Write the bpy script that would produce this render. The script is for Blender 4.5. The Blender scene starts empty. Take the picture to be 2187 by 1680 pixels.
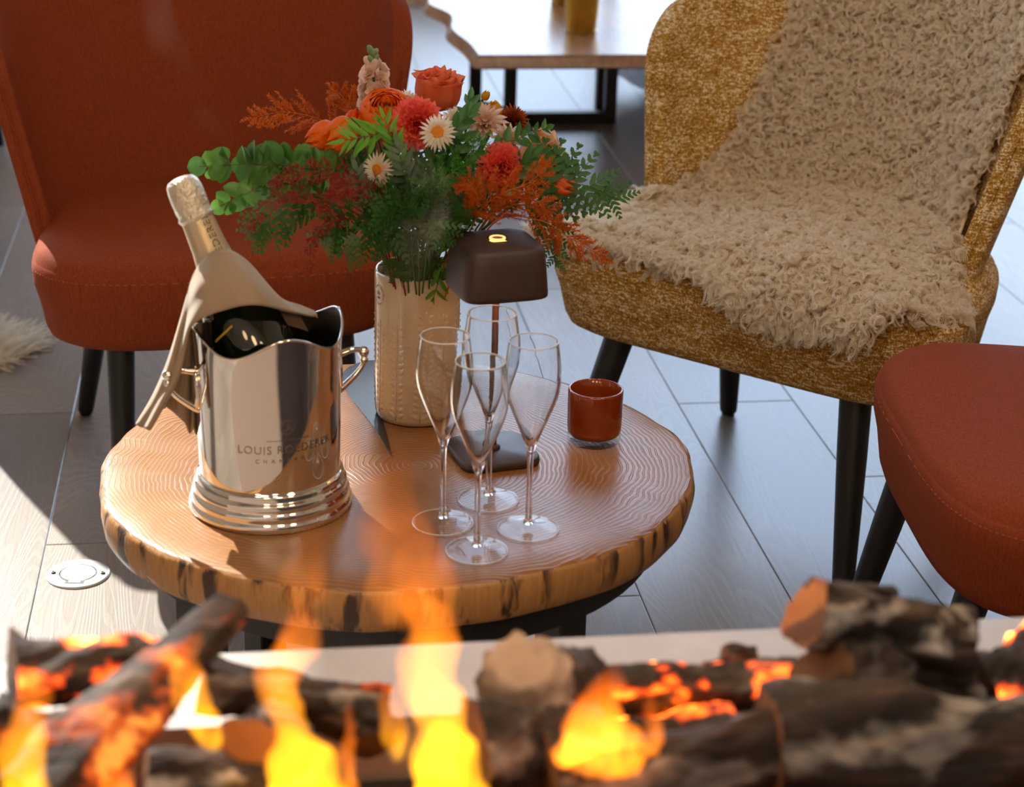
import bpy, math, random
import numpy as np
from mathutils import Vector, Matrix

SC = bpy.context.scene
COL = SC.collection
PI = math.pi
def rad(d): return d * PI / 180.0

# ------------------------------------------------------------------ camera
CAM_H, FPX, PCX, PCY = 1.28, 4000.0, 1093.5, 840.0
YAW, PITCH, ROLL = rad(8.3), rad(21.7), rad(1.5)
_fw = Vector((math.sin(YAW) * math.cos(PITCH), math.cos(YAW) * math.cos(PITCH), -math.sin(PITCH)))
_r0 = Vector((math.cos(YAW), -math.sin(YAW), 0)); _u0 = _r0.cross(_fw)
_rt = _r0 * math.cos(ROLL) + _u0 * math.sin(ROLL)
_up = _u0 * math.cos(ROLL) - _r0 * math.sin(ROLL)
cam_d = bpy.data.cameras.new('camera'); cam = bpy.data.objects.new('camera', cam_d); COL.objects.link(cam)
cam_d.sensor_width = 36.0; cam_d.lens = FPX / 2187.0 * 36.0; cam_d.clip_start = .05
m = Matrix.Identity(4)
for i in range(3): m[i][0], m[i][1], m[i][2] = _rt[i], _up[i], -_fw[i]
m[2][3] = CAM_H; cam.matrix_world = m
cam_d.dof.use_dof = True; cam_d.dof.focus_distance = 2.35; cam_d.dof.aperture_fstop = 6.2
SC.camera = cam
_C = Vector((0, 0, CAM_H))
def ray(x, y): return _fw + _rt * ((x - PCX) / FPX) - _up * ((y - PCY) / FPX)
def atz(x, y, z):
    d = ray(x, y); return _C + d * ((z - CAM_H) / d.z)
def aty(x, y, Y):
    d = ray(x, y); return _C + d * (Y / d.y)

# ------------------------------------------------------------------ light
SUN_EL, SUN_AZ = rad(36.0), rad(-24.0)          # azimuth from +Y, negative to the left
world = bpy.data.worlds.new('sky'); SC.world = world; world.use_nodes = True
wn = world.node_tree; bg = wn.nodes['Background']
tc = wn.nodes.new('ShaderNodeTexCoord'); sp = wn.nodes.new('ShaderNodeSeparateXYZ'); cr = wn.nodes.new('ShaderNodeValToRGB')
wn.links.new(tc.outputs['Generated'], sp.inputs[0]); wn.links.new(sp.outputs['Z'], cr.inputs[0]); wn.links.new(cr.outputs[0], bg.inputs[0])
cr.color_ramp.elements[0].position = 0.0; cr.color_ramp.elements[0].color = (.70, .83, 1.0, 1)
cr.color_ramp.elements[1].position = .8; cr.color_ramp.elements[1].color = (.40, .60, .95, 1)
bg.inputs[1].default_value = 4.9
sd = bpy.data.lights.new('sun', 'SUN'); sun = bpy.data.objects.new('sun', sd); COL.objects.link(sun)
sd.energy = 11.0; sd.angle = rad(.6); sd.color = (1.0, .95, .86)
_sv = Vector((math.sin(SUN_AZ) * math.cos(SUN_EL), math.cos(SUN_AZ) * math.cos(SUN_EL), math.sin(SUN_EL)))
sun.rotation_euler = _sv.to_track_quat('Z', 'Y').to_euler(); sun.location = _sv * 20
def ceiling_light(x, y, p, size=.5, col=(1.0, .84, .66)):
    d = bpy.data.lights.new('ceiling_light', 'AREA'); o = bpy.data.objects.new('ceiling_light', d); COL.objects.link(o)
    d.shape = 'DISK'; d.size = size; d.energy = p; d.color = col; o.location = (x, y, 4.12)
for lx, ly in ((-1.2, -.6), (.4, -.8), (1.9, -.4), (-.4, .9), (1.3, 1.0)):
    ceiling_light(lx, ly, 11.0)
SC.view_settings.view_transform = 'Standard'; SC.view_settings.look = 'None'
SC.view_settings.exposure = 0.36; SC.view_settings.gamma = 1.0; SC.view_settings.use_curve_mapping = False
SC.cycles.use_denoising = True; SC.cycles.use_adaptive_sampling = True; SC.cycles.adaptive_threshold = .05; SC.cycles.adaptive_min_samples = 20; SC.cycles.max_bounces = 9; SC.cycles.transparent_max_bounces = 16
SC.cycles.transmission_bounces = 8; SC.cycles.glossy_bounces = 5; SC.cycles.diffuse_bounces = 5; SC.cycles.volume_bounces = 0
SC.cycles.caustics_reflective = False; SC.cycles.caustics_refractive = False; SC.cycles.sample_clamp_indirect = 6.0

# ------------------------------------------------------------------ helpers
def nd(nt, t, ins=None, **kw):
    n = nt.nodes.new('ShaderNode' + t)
    for k, v in kw.items(): setattr(n, k, v)
    for k, v in (ins or {}).items():
        s = n.inputs[k]
        if hasattr(v, 'links') or isinstance(v, bpy.types.NodeSocket): nt.links.new(v, s)
        else: s.default_value = v
    return n
def new_mat(name, color=(.5, .5, .5), rough=.5, metal=0.0, **kw):
    m = bpy.data.materials.new(name); m.use_nodes = True
    b = m.node_tree.nodes['Principled BSDF']
    b.inputs['Base Color'].default_value = (*color, 1); b.inputs['Roughness'].default_value = rough; b.inputs['Metallic'].default_value = metal
    for k, v in kw.items(): b.inputs[k.replace('_', ' ')].default_value = v
    return m, m.node_tree, b
def math_n(nt, op, a, b=None, c=None):
    ins = {0: a}
    if b is not None: ins[1] = b
    if c is not None: ins[2] = c
    return nd(nt, 'Math', ins, operation=op).outputs[0]
def ramp(nt, fac, stops, interp='LINEAR'):
    r = nd(nt, 'ValToRGB', {0: fac}); cr = r.color_ramp; cr.interpolation = interp
    while len(cr.elements) < len(stops): cr.elements.new(.5)
    for e, (p, c) in zip(cr.elements, stops):
        e.position = p; e.color = (*c, 1) if len(c) == 3 else c
    return r.outputs[0]
def g(v): return (v, v, v)
def mixc(nt, f, a, b, blend='MIX'):
    n = nd(nt, 'Mix', None, data_type='RGBA', blend_type=blend)
    for s, v in ((n.inputs[0], f), (n.inputs[6], a), (n.inputs[7], b)):
        if isinstance(v, bpy.types.NodeSocket): nt.links.new(v, s)
        else: s.default_value = (*v, 1) if isinstance(v, tuple) and len(v) == 3 else v
    return n.outputs[2]
def coords(nt, kind='Object', scale=(1, 1, 1), loc=(0, 0, 0), src=None):
    v = src or nd(nt, 'TexCoord').outputs[kind]
    return nd(nt, 'Mapping', {0: v, 'Scale': scale, 'Location': loc}).outputs[0]
def noise(nt, vec, scale, detail=2.0, rough=.5, dist=0.0):
    return nd(nt, 'TexNoise', {'Vector': vec, 'Scale': scale, 'Detail': detail, 'Roughness': rough, 'Distortion': dist}).outputs[0]
def bump(nt, bsdf, h, strength=.3, dist=.01):
    b = nd(nt, 'Bump', {'Strength': strength, 'Distance': dist, 'Height': h}); nt.links.new(b.outputs[0], bsdf.inputs['Normal']); return b

def obj(name, me, mat=None, parent=None, loc=None, smooth=True):
    o = bpy.data.objects.new(name, me); COL.objects.link(o)
    if mat is not None and hasattr(me, 'materials') and not me.materials: me.materials.append(mat)
    if parent is not None: o.parent = parent
    if loc is not None: o.location = loc
    return o
def mk(verts, faces, smooth=True):
    me = bpy.data.meshes.new('mesh'); me.from_pydata([tuple(v) for v in verts], [], faces); me.update()
    if smooth: me.polygons.foreach_set('use_smooth', [True] * len(me.polygons))
    return me
class MB:
    """collects shapes for ONE mesh"""
    def __init__(s): s.v = []; s.f = []
    def add(s, v, f):
        k = len(s.v); s.v += [tuple(p) for p in v]; s.f += [tuple(i + k for i in q) for q in f]; return s
    def box(s, lo, hi, bev=0.0, M=None):
        x0, y0, z0 = lo; x1, y1, z1 = hi
        if bev <= 0:
            v = [(x, y, z) for z in (z0, z1) for y in (y0, y1) for x in (x0, x1)]
            f = [(0, 2, 3, 1), (4, 5, 7, 6), (0, 1, 5, 4), (2, 6, 7, 3), (0, 4, 6, 2), (1, 3, 7, 5)]
        else:
            b = bev; v = []; f = []
            def ring(z, i):
                return [(x0 + i, y0 + b, z), (x0 + b, y0 + i, z), (x1 - b, y0 + i, z), (x1 - i, y0 + b, z), (x1 - i, y1 - b, z), (x1 - b, y1 - i, z), (x0 + b, y1 - i, z), (x0 + i, y1 - b, z)]
            v = ring(z0, b * .9) + ring(z0 + b, 0) + ring(z1 - b, 0) + ring(z1, b * .9)
            for r in range(3):
                for i in range(8): f.append((r * 8 + i, r * 8 + (i + 1) % 8, (r + 1) * 8 + (i + 1) % 8, (r + 1) * 8 + i))
            f.append(tuple(range(7, -1, -1))); f.append(tuple(range(24, 32)))
        if M is not None: v = [tuple(M @ Vector(p)) for p in v]
        return s.add(v, f)
    def lathe(s, prof, n=48, cap0=True, cap1=True, M=None, fn=None):
        v = []; f = []
        for (r, z) in prof:
            for i in range(n):
                a = 2 * PI * i / n; p = (r * math.cos(a), r * math.sin(a), z)
                if fn: p = fn(p, a, r, z)
                v.append(p)
        for j in range(len(prof) - 1):
            for i in range(n):
                f.append((j * n + i, j * n + (i + 1) % n, (j + 1) * n + (i + 1) % n, (j + 1) * n + i))
        if cap0: f.append(tuple(range(n - 1, -1, -1)))
        if cap1: f.append(tuple(range((len(prof) - 1) * n, len(prof) * n)))
        if M is not None: v = [tuple(M @ Vector(p)) for p in v]
        return s.add(v, f)
    def tube(s, pts, radii, n=8, closed=False, caps=True, flat=1.0, up=None):
        pts = [Vector(p) for p in pts]; k = len(pts)
        if not hasattr(radii, '__len__'): radii = [radii] * k
        v = []; f = []; prev = None
        for i, p in enumerate(pts):
            if closed: t = (pts[(i + 1) % k] - pts[i - 1])
            else: t = pts[min(i + 1, k - 1)] - pts[max(i - 1, 0)]
            t = t.normalized() if t.length > 1e-9 else Vector((0, 0, 1))
            if prev is None:
                a = Vector(up) if up is not None else (Vector((0, 0, 1)) if abs(t.z) < .9 else Vector((1, 0, 0)))
                x = (a - t * a.dot(t)).normalized()
            else:
                x = prev - t * prev.dot(t); x = x.normalized() if x.length > 1e-6 else t.orthogonal().normalized()
            prev = x; y = t.cross(x)
            for j in range(n):
                a = 2 * PI * j / n
                v.append(p + x * (math.cos(a) * radii[i] * flat) + y * (math.sin(a) * radii[i]))
        rng = k if closed else k - 1
        for i in range(rng):
            for j in range(n):
                a, b = i * n, ((i + 1) % k) * n
                f.append((a + j, a + (j + 1) % n, b + (j + 1) % n, b + j))
        if caps and not closed:
            f.append(tuple(range(n - 1, -1, -1))); f.append(tuple(range((k - 1) * n, k * n)))
        return s.add(v, f)
    def grid(s, P, flip=False):
        r, c = len(P), len(P[0]); v = [p for row in P for p in row]; f = []
        for i in range(r - 1):
            for j in range(c - 1):
                q = (i * c + j, i * c + j + 1, (i + 1) * c + j + 1, (i + 1) * c + j)
                f.append(q[::-1] if flip else q)
        return s.add(v, f)
    def sphere(s, c, r, n=12, m=8, sc=(1, 1, 1)):
        prof = [(max(1e-5, math.sin(PI * i / m)), -math.cos(PI * i / m)) for i in range(m + 1)]
        c = Vector(c); M = Matrix.Translation(c) @ Matrix.Diagonal((r * sc[0], r * sc[1], r * sc[2], 1))
        return s.lathe(prof, n, True, True, M)
    def mesh(s, smooth=True): return mk(s.v, s.f, smooth)
    def build(s, name, mat=None, parent=None, loc=None, smooth=True): return obj(name, s.mesh(smooth), mat, parent, loc)
def tag(o, label=None, cat=None, group=None, kind=None):
    if label: o['label'] = label
    if cat: o['category'] = cat
    if group: o['group'] = group
    if kind: o['kind'] = kind
    return o
def thing(name, loc, label, cat, group=None, rz=0.0, rot=None):
    o = bpy.data.objects.new(name, None); COL.objects.link(o); o.location = loc; o.rotation_euler = (0, 0, rz)
    if rot is not None: o.rotation_mode = 'QUATERNION'; o.rotation_quaternion = rot
    o.empty_display_size = .02
    return tag(o, label, cat, group)
def sharp(o, ang=40):
    me = o.data
    me.polygons.foreach_set('use_smooth', [True] * len(me.polygons))
    try: me.set_sharp_from_angle(angle=rad(ang))
    except Exception: pass
    return o
def subsurf(o, lv=2):
    md = o.modifiers.new('subsurf', 'SUBSURF'); md.levels = lv; md.render_levels = lv; return o
def catmull(pts, n):
    """smooth curve through points (any dimension), n samples per span"""
    P = [np.array(p, float) for p in pts]; out = []
    for i in range(len(P) - 1):
        p0 = P[i - 1] if i else 2 * P[0] - P[1]; p1, p2 = P[i], P[i + 1]; p3 = P[i + 2] if i + 2 < len(P) else 2 * P[-1] - P[-2]
        for k in range(n):
            t = k / n
            out.append(.5 * ((2 * p1) + (p2 - p0) * t + (2 * p0 - 5 * p1 + 4 * p2 - p3) * t * t + (3 * p1 - p0 - 3 * p2 + p3) * t ** 3))
    out.append(P[-1]); return out
def text_mesh(s, size, depth=0.0, align='CENTER', spacing=1.0):
    cu = bpy.data.curves.new('lettering', 'FONT'); cu.body = s; cu.size = size; cu.align_x = align; cu.align_y = 'CENTER'; cu.extrude = depth
    cu.space_character = spacing; cu.resolution_u = 3
    o = bpy.data.objects.new('lettering', cu); COL.objects.link(o)
    me = bpy.data.meshes.new_from_object(o.evaluated_get(bpy.context.evaluated_depsgraph_get()))
    v = [tuple(p.co) for p in me.vertices]; f = [tuple(p.vertices) for p in me.polygons]
    bpy.data.objects.remove(o); bpy.data.curves.remove(cu); bpy.data.meshes.remove(me)
    return v, f

# ------------------------------------------------------------------ materials
def mat_floor():
    m, nt, b = new_mat('floor_oak')
    oi = nd(nt, 'ObjectInfo'); r = oi.outputs['Random']
    v = nd(nt, 'TexCoord').outputs['Object']
    off = nd(nt, 'CombineXYZ', {0: math_n(nt, 'MULTIPLY', r, 37.0), 1: math_n(nt, 'MULTIPLY', r, 91.0), 2: 0.0}).outputs[0]
    v2 = nd(nt, 'VectorMath', {0: v, 1: off}, operation='ADD').outputs[0]
    lo = noise(nt, coords(nt, src=v2, scale=(5.5, .9, 1)), 1.0, 2.0, .45, .6)
    lines = math_n(nt, 'SINE', math_n(nt, 'MULTIPLY', lo, 430.0))
    fine = noise(nt, coords(nt, src=v2, scale=(240, 9, 1)), 1.0, 3.0, .6)
    pores = math_n(nt, 'MULTIPLY', ramp(nt, lines, [(.20, g(1)), (.55, g(0))]), ramp(nt, fine, [(.35, g(.2)), (.6, g(1))]))
    br = noise(nt, coords(nt, src=v2, scale=(3, 1.1, 1)), 1.0, 2.0)
    c = ramp(nt, br, [(.3, (.165, .130, .105)), (.7, (.255, .205, .170))])
    c = mixc(nt, math_n(nt, 'MULTIPLY', pores, .45), c, (.10, .075, .06))
    c = mixc(nt, math_n(nt, 'MULTIPLY', fine, .3), c, (.30, .26, .23))
    t = math_n(nt, 'MULTIPLY_ADD', r, .35, .82)
    c = mixc(nt, 1.0, c, nd(nt, 'CombineColor', {0: t, 1: t, 2: t}).outputs[0], 'MULTIPLY')
    nt.links.new(c, b.inputs['Base Color']); b.inputs['Roughness'].default_value = .33; b.inputs['Specular IOR Level'].default_value = .75
    h = math_n(nt, 'ADD', math_n(nt, 'MULTIPLY', pores, -.5), math_n(nt, 'MULTIPLY', fine, .5))
    bump(nt, b, h, .16, .0008)
    return m
def mat_slab():
    m, nt, b = new_mat('oak_slab_top')
    v = nd(nt, 'TexCoord').outputs['Object']
    w = nd(nt, 'TexNoise', {'Vector': v, 'Scale': 5.0, 'Detail': 3.0, 'Roughness': .5})
    w2 = nd(nt, 'TexNoise', {'Vector': v, 'Scale': 34.0, 'Detail': 2.0})
    d = nd(nt, 'VectorMath', {0: v, 1: (.02, -.015, 0)}, operation='SUBTRACT').outputs[0]
    d = nd(nt, 'VectorMath', {0: d, 1: (1, 1.12, 0)}, operation='MULTIPLY').outputs[0]
    ln = nd(nt, 'VectorMath', {0: d}, operation='LENGTH').outputs['Value']
    rr = math_n(nt, 'ADD', ln, math_n(nt, 'ADD', math_n(nt, 'MULTIPLY', w.outputs[0], .085), math_n(nt, 'MULTIPLY', w2.outputs[0], .0062)))
    s = math_n(nt, 'SINE', math_n(nt, 'MULTIPLY', rr, 2 * PI / .0058))
    ring = math_n(nt, 'MULTIPLY', ramp(nt, s, [(.25, g(0)), (.9, g(1))]), ramp(nt, noise(nt, v, 9.0, 2.0), [(.3, g(.35)), (.65, g(1))]))
    # radial checks
    sx = nd(nt, 'SeparateXYZ', {0: d}); an = math_n(nt, 'ARCTAN2', sx.outputs[1], sx.outputs[0])
    fan = nd(nt, 'CombineXYZ', {0: math_n(nt, 'MULTIPLY', an, 40.0), 1: math_n(nt, 'MULTIPLY', ln, 3.0), 2: 0.0}).outputs[0]
    rays = noise(nt, fan, 1.0, 3.0, .6)
    big = noise(nt, v, 6.0, 3.0)
    base = ramp(nt, big, [(.3, (.25, .100, .026)), (.7, (.40, .180, .055))])
    c = mixc(nt, math_n(nt, 'MULTIPLY', ring, .42), base, (.50, .265, .105))
    c = mixc(nt, math_n(nt, 'MULTIPLY', rays, .30), c, (.17, .065, .020))
    nt.links.new(c, b.inputs['Base Color']); b.inputs['Roughness'].default_value = .30; b.inputs['Specular IOR Level'].default_value = .45
    h = math_n(nt, 'ADD', math_n(nt, 'MULTIPLY', ring, 1.0), math_n(nt, 'MULTIPLY', rays, .4))
    bump(nt, b, h, .55, .0016)
    return m
def mat_slab_edge():
    m, nt, b = new_mat('oak_slab_edge', rough=.5)
    v = nd(nt, 'TexCoord').outputs['Object']
    st = noise(nt, coords(nt, src=v, scale=(42, 42, 7)), 1.0, 3.0, .65)
    fine = noise(nt, coords(nt, src=v, scale=(260, 260, 12)), 1.0, 2.0)
    mask = noise(nt, coords(nt, src=v, scale=(15, 15, 5)), 1.0, 2.0)
    base = mixc(nt, fine, (.34, .150, .042), (.50, .265, .095))
    dk = math_n(nt, 'MULTIPLY', ramp(nt, st, [(.49, g(0)), (.58, g(1))]), ramp(nt, mask, [(.40, g(0)), (.52, g(1))]))
    c = mixc(nt, dk, base, (.05, .024, .013))
    nt.links.new(c, b.inputs['Base Color']); bump(nt, b, math_n(nt, 'SUBTRACT', fine, dk), .35, .002)
    return m
def mat_fabric(name, c0, c1, fine=900.0):
    m, nt, b = new_mat(name, rough=.85)
    v = nd(nt, 'TexCoord').outputs['Object']
    n1 = noise(nt, coords(nt, src=v, scale=(1, 1, 2.2)), fine, 2.0, .6)
    n2 = noise(nt, coords(nt, src=v, scale=(1, 1, .06)), fine * .45, 2.0, .6)
    n3 = noise(nt, v, 7.0, 2.0)
    f = math_n(nt, 'ADD', math_n(nt, 'MULTIPLY', n1, .72), math_n(nt, 'MULTIPLY', n2, .28))
    f = ramp(nt, f, [(.36, g(0)), (.64, g(1))])
    c = mixc(nt, f, c0, c1); c = mixc(nt, math_n(nt, 'MULTIPLY', n3, .25), c, c0)
    nt.links.new(c, b.inputs['Base Color'])
    b.inputs['Sheen Weight'].default_value = .06; b.inputs['Sheen Roughness'].default_value = .45; b.inputs['Specular IOR Level'].default_value = .2
    b.inputs['Sheen Tint'].default_value = (*c1, 1)
    bump(nt, b, f, .25, .0008)
    return m
def mat_boucle():
    m, nt, b = new_mat('mustard_boucle', rough=.9)
    v = nd(nt, 'TexCoord').outputs['Object']
    a = noise(nt, coords(nt, src=v, scale=(1, 1, .55)), 470.0, 2.0, .6)
    s = noise(nt, coords(nt, src=v, scale=(.28, .28, 1)), 400.0, 2.0, .6)
    big = noise(nt, coords(nt, src=v, scale=(.5, .5, 1.4)), 34.0, 3.0, .6)
    f = math_n(nt, 'ADD', math_n(nt, 'MULTIPLY', a, .5), math_n(nt, 'MULTIPLY', s, .5))
    f2 = math_n(nt, 'ADD', f, math_n(nt, 'MULTIPLY', math_n(nt, 'SUBTRACT', big, .5), .22))
    c = ramp(nt, f2, [(.36, (.19, .085, .014)), (.46, (.44, .225, .032)), (.53, (.54, .31, .065)), (.575, (.88, .76, .54))])
    nt.links.new(c, b.inputs['Base Color']); bump(nt, b, f, .6, .002)
    b.inputs['Specular IOR Level'].default_value = .2
    return m
def leafmat(name, c0, c1, rough=.45, trans=.35, scale=30.0):
    m, nt, b = new_mat(name, rough=rough)
    oi = nd(nt, 'ObjectInfo').outputs['Random']
    v = nd(nt, 'TexCoord').outputs['Object']
    n = noise(nt, v, scale, 2.0)
    f = math_n(nt, 'ADD', math_n(nt, 'MULTIPLY', n, .6), math_n(nt, 'MULTIPLY', oi, .4))
    c = mixc(nt, f, c0, c1); nt.links.new(c, b.inputs['Base Color'])
    t = nd(nt, 'BsdfTranslucent', {0: c}); mx = nd(nt, 'MixShader', {0: trans, 1: b.outputs[0], 2: t.outputs[0]})
    out = nt.nodes['Material Output']; nt.links.new(mx.outputs[0], out.inputs[0])
    bump(nt, b, noise(nt, v, scale * 8, 2.0), .15, .001)
    return m
def mat_clear(name, tint=(1, 1, 1), ior=1.5, rough=0.0):
    m, nt, b = new_mat(name, tint, rough, IOR=ior); b.inputs['Transmission Weight'].default_value = 1.0
    return m
def mat_log(name, ember=0.0, pale=.3):
    m, nt, b = new_mat(name, rough=.85)
    v = nd(nt, 'TexCoord').outputs['Object']
    n = noise(nt, coords(nt, src=v, scale=(9, 60, 60)), 1.0, 4.0, .65)
    p = noise(nt, coords(nt, src=v, scale=(14, 22, 22)), 1.0, 3.0, .6)
    c = ramp(nt, n, [(.36, (.006, .004, .003)), (.55, (.028, .014, .009)), (.72, (.085, .045, .027))])
    c = mixc(nt, math_n(nt, 'MULTIPLY', ramp(nt, p, [(.55, g(0)), (.66, g(1))]), pale), c, (.55, .50, .46))
    nt.links.new(c, b.inputs['Base Color']); bump(nt, b, n, .8, .006)
    if ember > 0:
        e = noise(nt, coords(nt, src=v, scale=(16, 26, 26), loc=(3, 1, 7)), 1.0, 3.0, .6)
        msk = ramp(nt, e, [(.50, g(0)), (.66, g(1))])
        ec = ramp(nt, msk, [(0, (.5, .02, .0)), (.6, (1, .13, .01)), (1, (1, .36, .04))])
        nt.links.new(ec, b.inputs['Emission Color']); nt.links.new(math_n(nt, 'MULTIPLY', msk, ember), b.inputs['Emission Strength'])
    return m

MT = {}
MT['floor'] = mat_floor()
MT['slab'] = mat_slab(); MT['slab_edge'] = mat_slab_edge()
MT['terracotta'] = mat_fabric('terracotta_weave', (.18, .029, .008), (.39, .083, .025))
MT['boucle'] = mat_boucle()
MT['black_metal'] = new_mat('black_metal', (.012, .012, .013), .42)[0]
MT['black_leg'] = new_mat('black_lacquer', (.010, .010, .011), .45)[0]
MT['wall'] = new_mat('plaster_warm', (.74, .60, .44), .9)[0]
MT['ceiling'] = new_mat('ceiling_wood', (.70, .50, .31), .8)[0]
MT['frame'] = new_mat('window_frame_grey', (.28, .29, .30), .5)[0]
MT['silver'] = new_mat('polished_silver', (.86, .83, .78), .045, 1.0)[0]
MT['silver_in'] = new_mat('shaded_silver_inside', (.16, .16, .16), .38, 1.0)[0]  # base colour darkened to paint the shade inside the bucket
MT['engrave'] = new_mat('etched_silver', (.42, .39, .36), .42, 1.0)[0]
MT['thread'] = new_mat('terracotta_thread', (.42, .10, .04), .8)[0]; MT['seam'] = new_mat('seam_thread', (.34, .060, .018), .8)[0]
MT['thread_dark'] = new_mat('mustard_thread', (.30, .12, .02), .9)[0]
def mat_ground():
    m, nt, b = new_mat('snowy_ground', (.75, .78, .82), .9); return m
MT['ground'] = mat_ground()

# ------------------------------------------------------------------ setting
def struct(name, mb, mat, parent=None, smooth=False):
    o = mb.build(name, mat, parent, smooth=smooth)
    if parent is None: o['kind'] = 'structure'
    return o
WY = 7.25; RX0, RX1, RY0, RH = -4.2, 4.4, -2.6, 4.2
floor = struct('floor', MB().box((RX0, RY0, -.08), (RX1, WY, -.0125)), new_mat('floor_gap', (.11, .095, .08), .7)[0])
def plank_mesh(L, W):
    b = .0013; x, y = W / 2 - .0005, L / 2 - .0006; z = 0.0
    v = [(-x, -y, -.012), (x, -y, -.012), (x, y, -.012), (-x, y, -.012), (-x, -y, z - b * .55), (x, -y, z - b * .55), (x, y, z - b * .55), (-x, y, z - b * .55),
         (-x + b, -y + b, z), (x - b, -y + b, z), (x - b, y - b, z), (-x + b, y - b, z)]
    f = [(0, 1, 5, 4), (1, 2, 6, 5), (2, 3, 7, 6), (3, 0, 4, 7), (4, 5, 9, 8), (5, 6, 10, 9), (6, 7, 11, 10), (7, 4, 8, 11), (8, 9, 10, 11)]
    return mk(v, f, False)
PW = .2175; rnd = random.Random(4)
pm = plank_mesh(1.82, PW); pm.materials.append(MT['floor'])
JOINT = {-1: 3.15, 5: 3.11, 3: 4.2, 4: 5.6, 2: 4.7}
for k in range(-18, 20):
    x = -.326 + PW * (k + .5)
    j = JOINT.get(k, 3.0 + rnd.uniform(0, 1.8)); y0 = j - 1.82 * math.ceil((j - .4) / 1.82)
    y = y0
    while y < WY:
        o = obj('floor_plank', pm, None, floor, (x, min(y + .91, WY + .2), 0)); y += 1.82
SKX, SKY = -1.97, 5.2                              # unseen roof opening, added to let the sun in from far left
ceil_ = struct('ceiling', MB().box((RX0, RY0, RH), (RX1, SKY, RH + .1)).box((SKX, SKY, RH), (RX1, WY, RH + .1)), MT['ceiling'])
struct('wall_left', MB().box((RX0 - .12, RY0, -.08), (RX0, WY + .2, RH + .1)), MT['wall'])
struct('wall_right', MB().box((RX1, RY0, -.08), (RX1 + .12, WY + .2, RH + .1)), MT['wall'])
struct('wall_front', MB().box((RX0, RY0 - .12, -.08), (RX1, RY0, RH + .1)), MT['wall'])
WIN = [(-3.95, -2.17), (.02, 4.2)]; WTOP = 4.19; WSILL = .16
wb = MB()
xs = [RX0, WIN[0][0], WIN[0][1], WIN[1][0], WIN[1][1], RX1]
for a, b_ in ((xs[0], xs[1]), (xs[2], xs[3]), (xs[4], xs[5])): wb.box((a, WY, -.08), (b_, WY + .2, RH + .1))
for a, b_ in WIN:
    wb.box((a, WY - .05, -.08), (b_, WY + .2, WSILL)); wb.box((a, WY, WTOP), (b_, WY + .2, RH + .02))
struct('wall_back', wb, MT['wall'])
mg = bpy.data.materials.new('window_glass'); mg.use_nodes = True; nt = mg.node_tree
tr = nd(nt, 'BsdfTransparent', {0: (.97, .98, .98, 1)}); gl = nd(nt, 'BsdfGlossy', {'Roughness': .0}); mx = nd(nt, 'MixShader', {0: .06, 1: tr.outputs[0], 2: gl.outputs[0]}); nt.links.new(mx.outputs[0], nt.nodes['Material Output'].inputs[0])
for i, (a, b_) in enumerate(WIN):
    fm = MB(); t = .06
    n = 2 if i == 0 else 3; w = (b_ - a) / n
    fm.box((a, WY + .04, WSILL), (b_, WY + .12, WSILL + t)); fm.box((a, WY + .04, WTOP - .012), (b_, WY + .12, WTOP))
    for k in range(n + 1):
        x = min(max(a + k * w, a + t / 2), b_ - t / 2); fm.box((x - t / 2, WY + .04, WSILL + t), (x + t / 2, WY + .12, WTOP - .012))
    wo = struct('window_%d' % (i + 1), fm, MT['frame'])
    for k in range(n):
        MB().box((a + k * w + t / 2, WY + .075, WSILL + t), (a + (k + 1) * w - t / 2, WY + .081, WTOP - .012)).build('pane', mg, wo, smooth=False)
wo = struct('window_3', MB().box((SKX - .05, SKY, RH + .02), (SKX, WY, RH + .09)).box((RX0, SKY, RH + .02), (SKX - .05, SKY + .05, RH + .09)), MT['frame'])  # frame of the added roof opening for the sun
MB().box((RX0, SKY + .05, RH + .05), (SKX - .05, WY, RH + .056)).build('pane', mg, wo, smooth=False)
struct('ground', MB().box((-60, WY + .2, -.3), (60, 90, -.15)), MT['ground'])

struct('wall_sunblock', MB().box((-5.6, 17, -.3), (1.35, 17.6, 14)), new_mat('sunblock_render', (.62, .56, .48), .9)[0])  # unseen wall added outside to keep direct sun out of the wide window

# hearth body: pale stone slab with a recessed dark burner tray
HZ = .60; HY = 1.203
def mat_stone():
    m, nt, b = new_mat('pale_stone', rough=.42)
    n = noise(nt, nd(nt, 'TexCoord').outputs['Object'], 14.0, 4.0, .6)
    nt.links.new(ramp(nt, n, [(.3, (.31, .28, .26)), (.7, (.38, .35, .325))]), b.inputs['Base Color']); return m
TY0, TY1 = .62, 1.105
hs = MB(); hx0, hx1 = -1.4, 2.0
hs.box((hx0, TY1, HZ - .05), (hx1, HY, HZ)); hs.box((hx0, .35, HZ - .05), (hx1, TY0, HZ))
hs.box((hx0, TY0, HZ - .05), (-1.1, TY1, HZ)); hs.box((1.7, TY0, HZ - .05), (hx1, TY1, HZ))
o = struct('trim_1', hs, mat_stone()); 
struct('wall_hearth', MB().box((hx0 + .03, .38, 0), (hx1 - .03, HY - .03, HZ - .105)), new_mat('hearth_brown', (.13, .085, .06), .7)[0])
tray = MB().box((-1.1, TY0, HZ - .1), (1.7, TY1, HZ - .085)).box((-1.1, TY0, HZ - .085), (1.7, TY0 + .01, HZ - .05)).box((-1.1, TY1 - .01, HZ - .085), (1.7, TY1, HZ - .05))
tray = tag(tray.build('burner_tray', new_mat('soot_black', (.012, .009, .008), .8)[0], smooth=False), 'dark sooty burner tray under the burning logs', 'tray')

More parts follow.
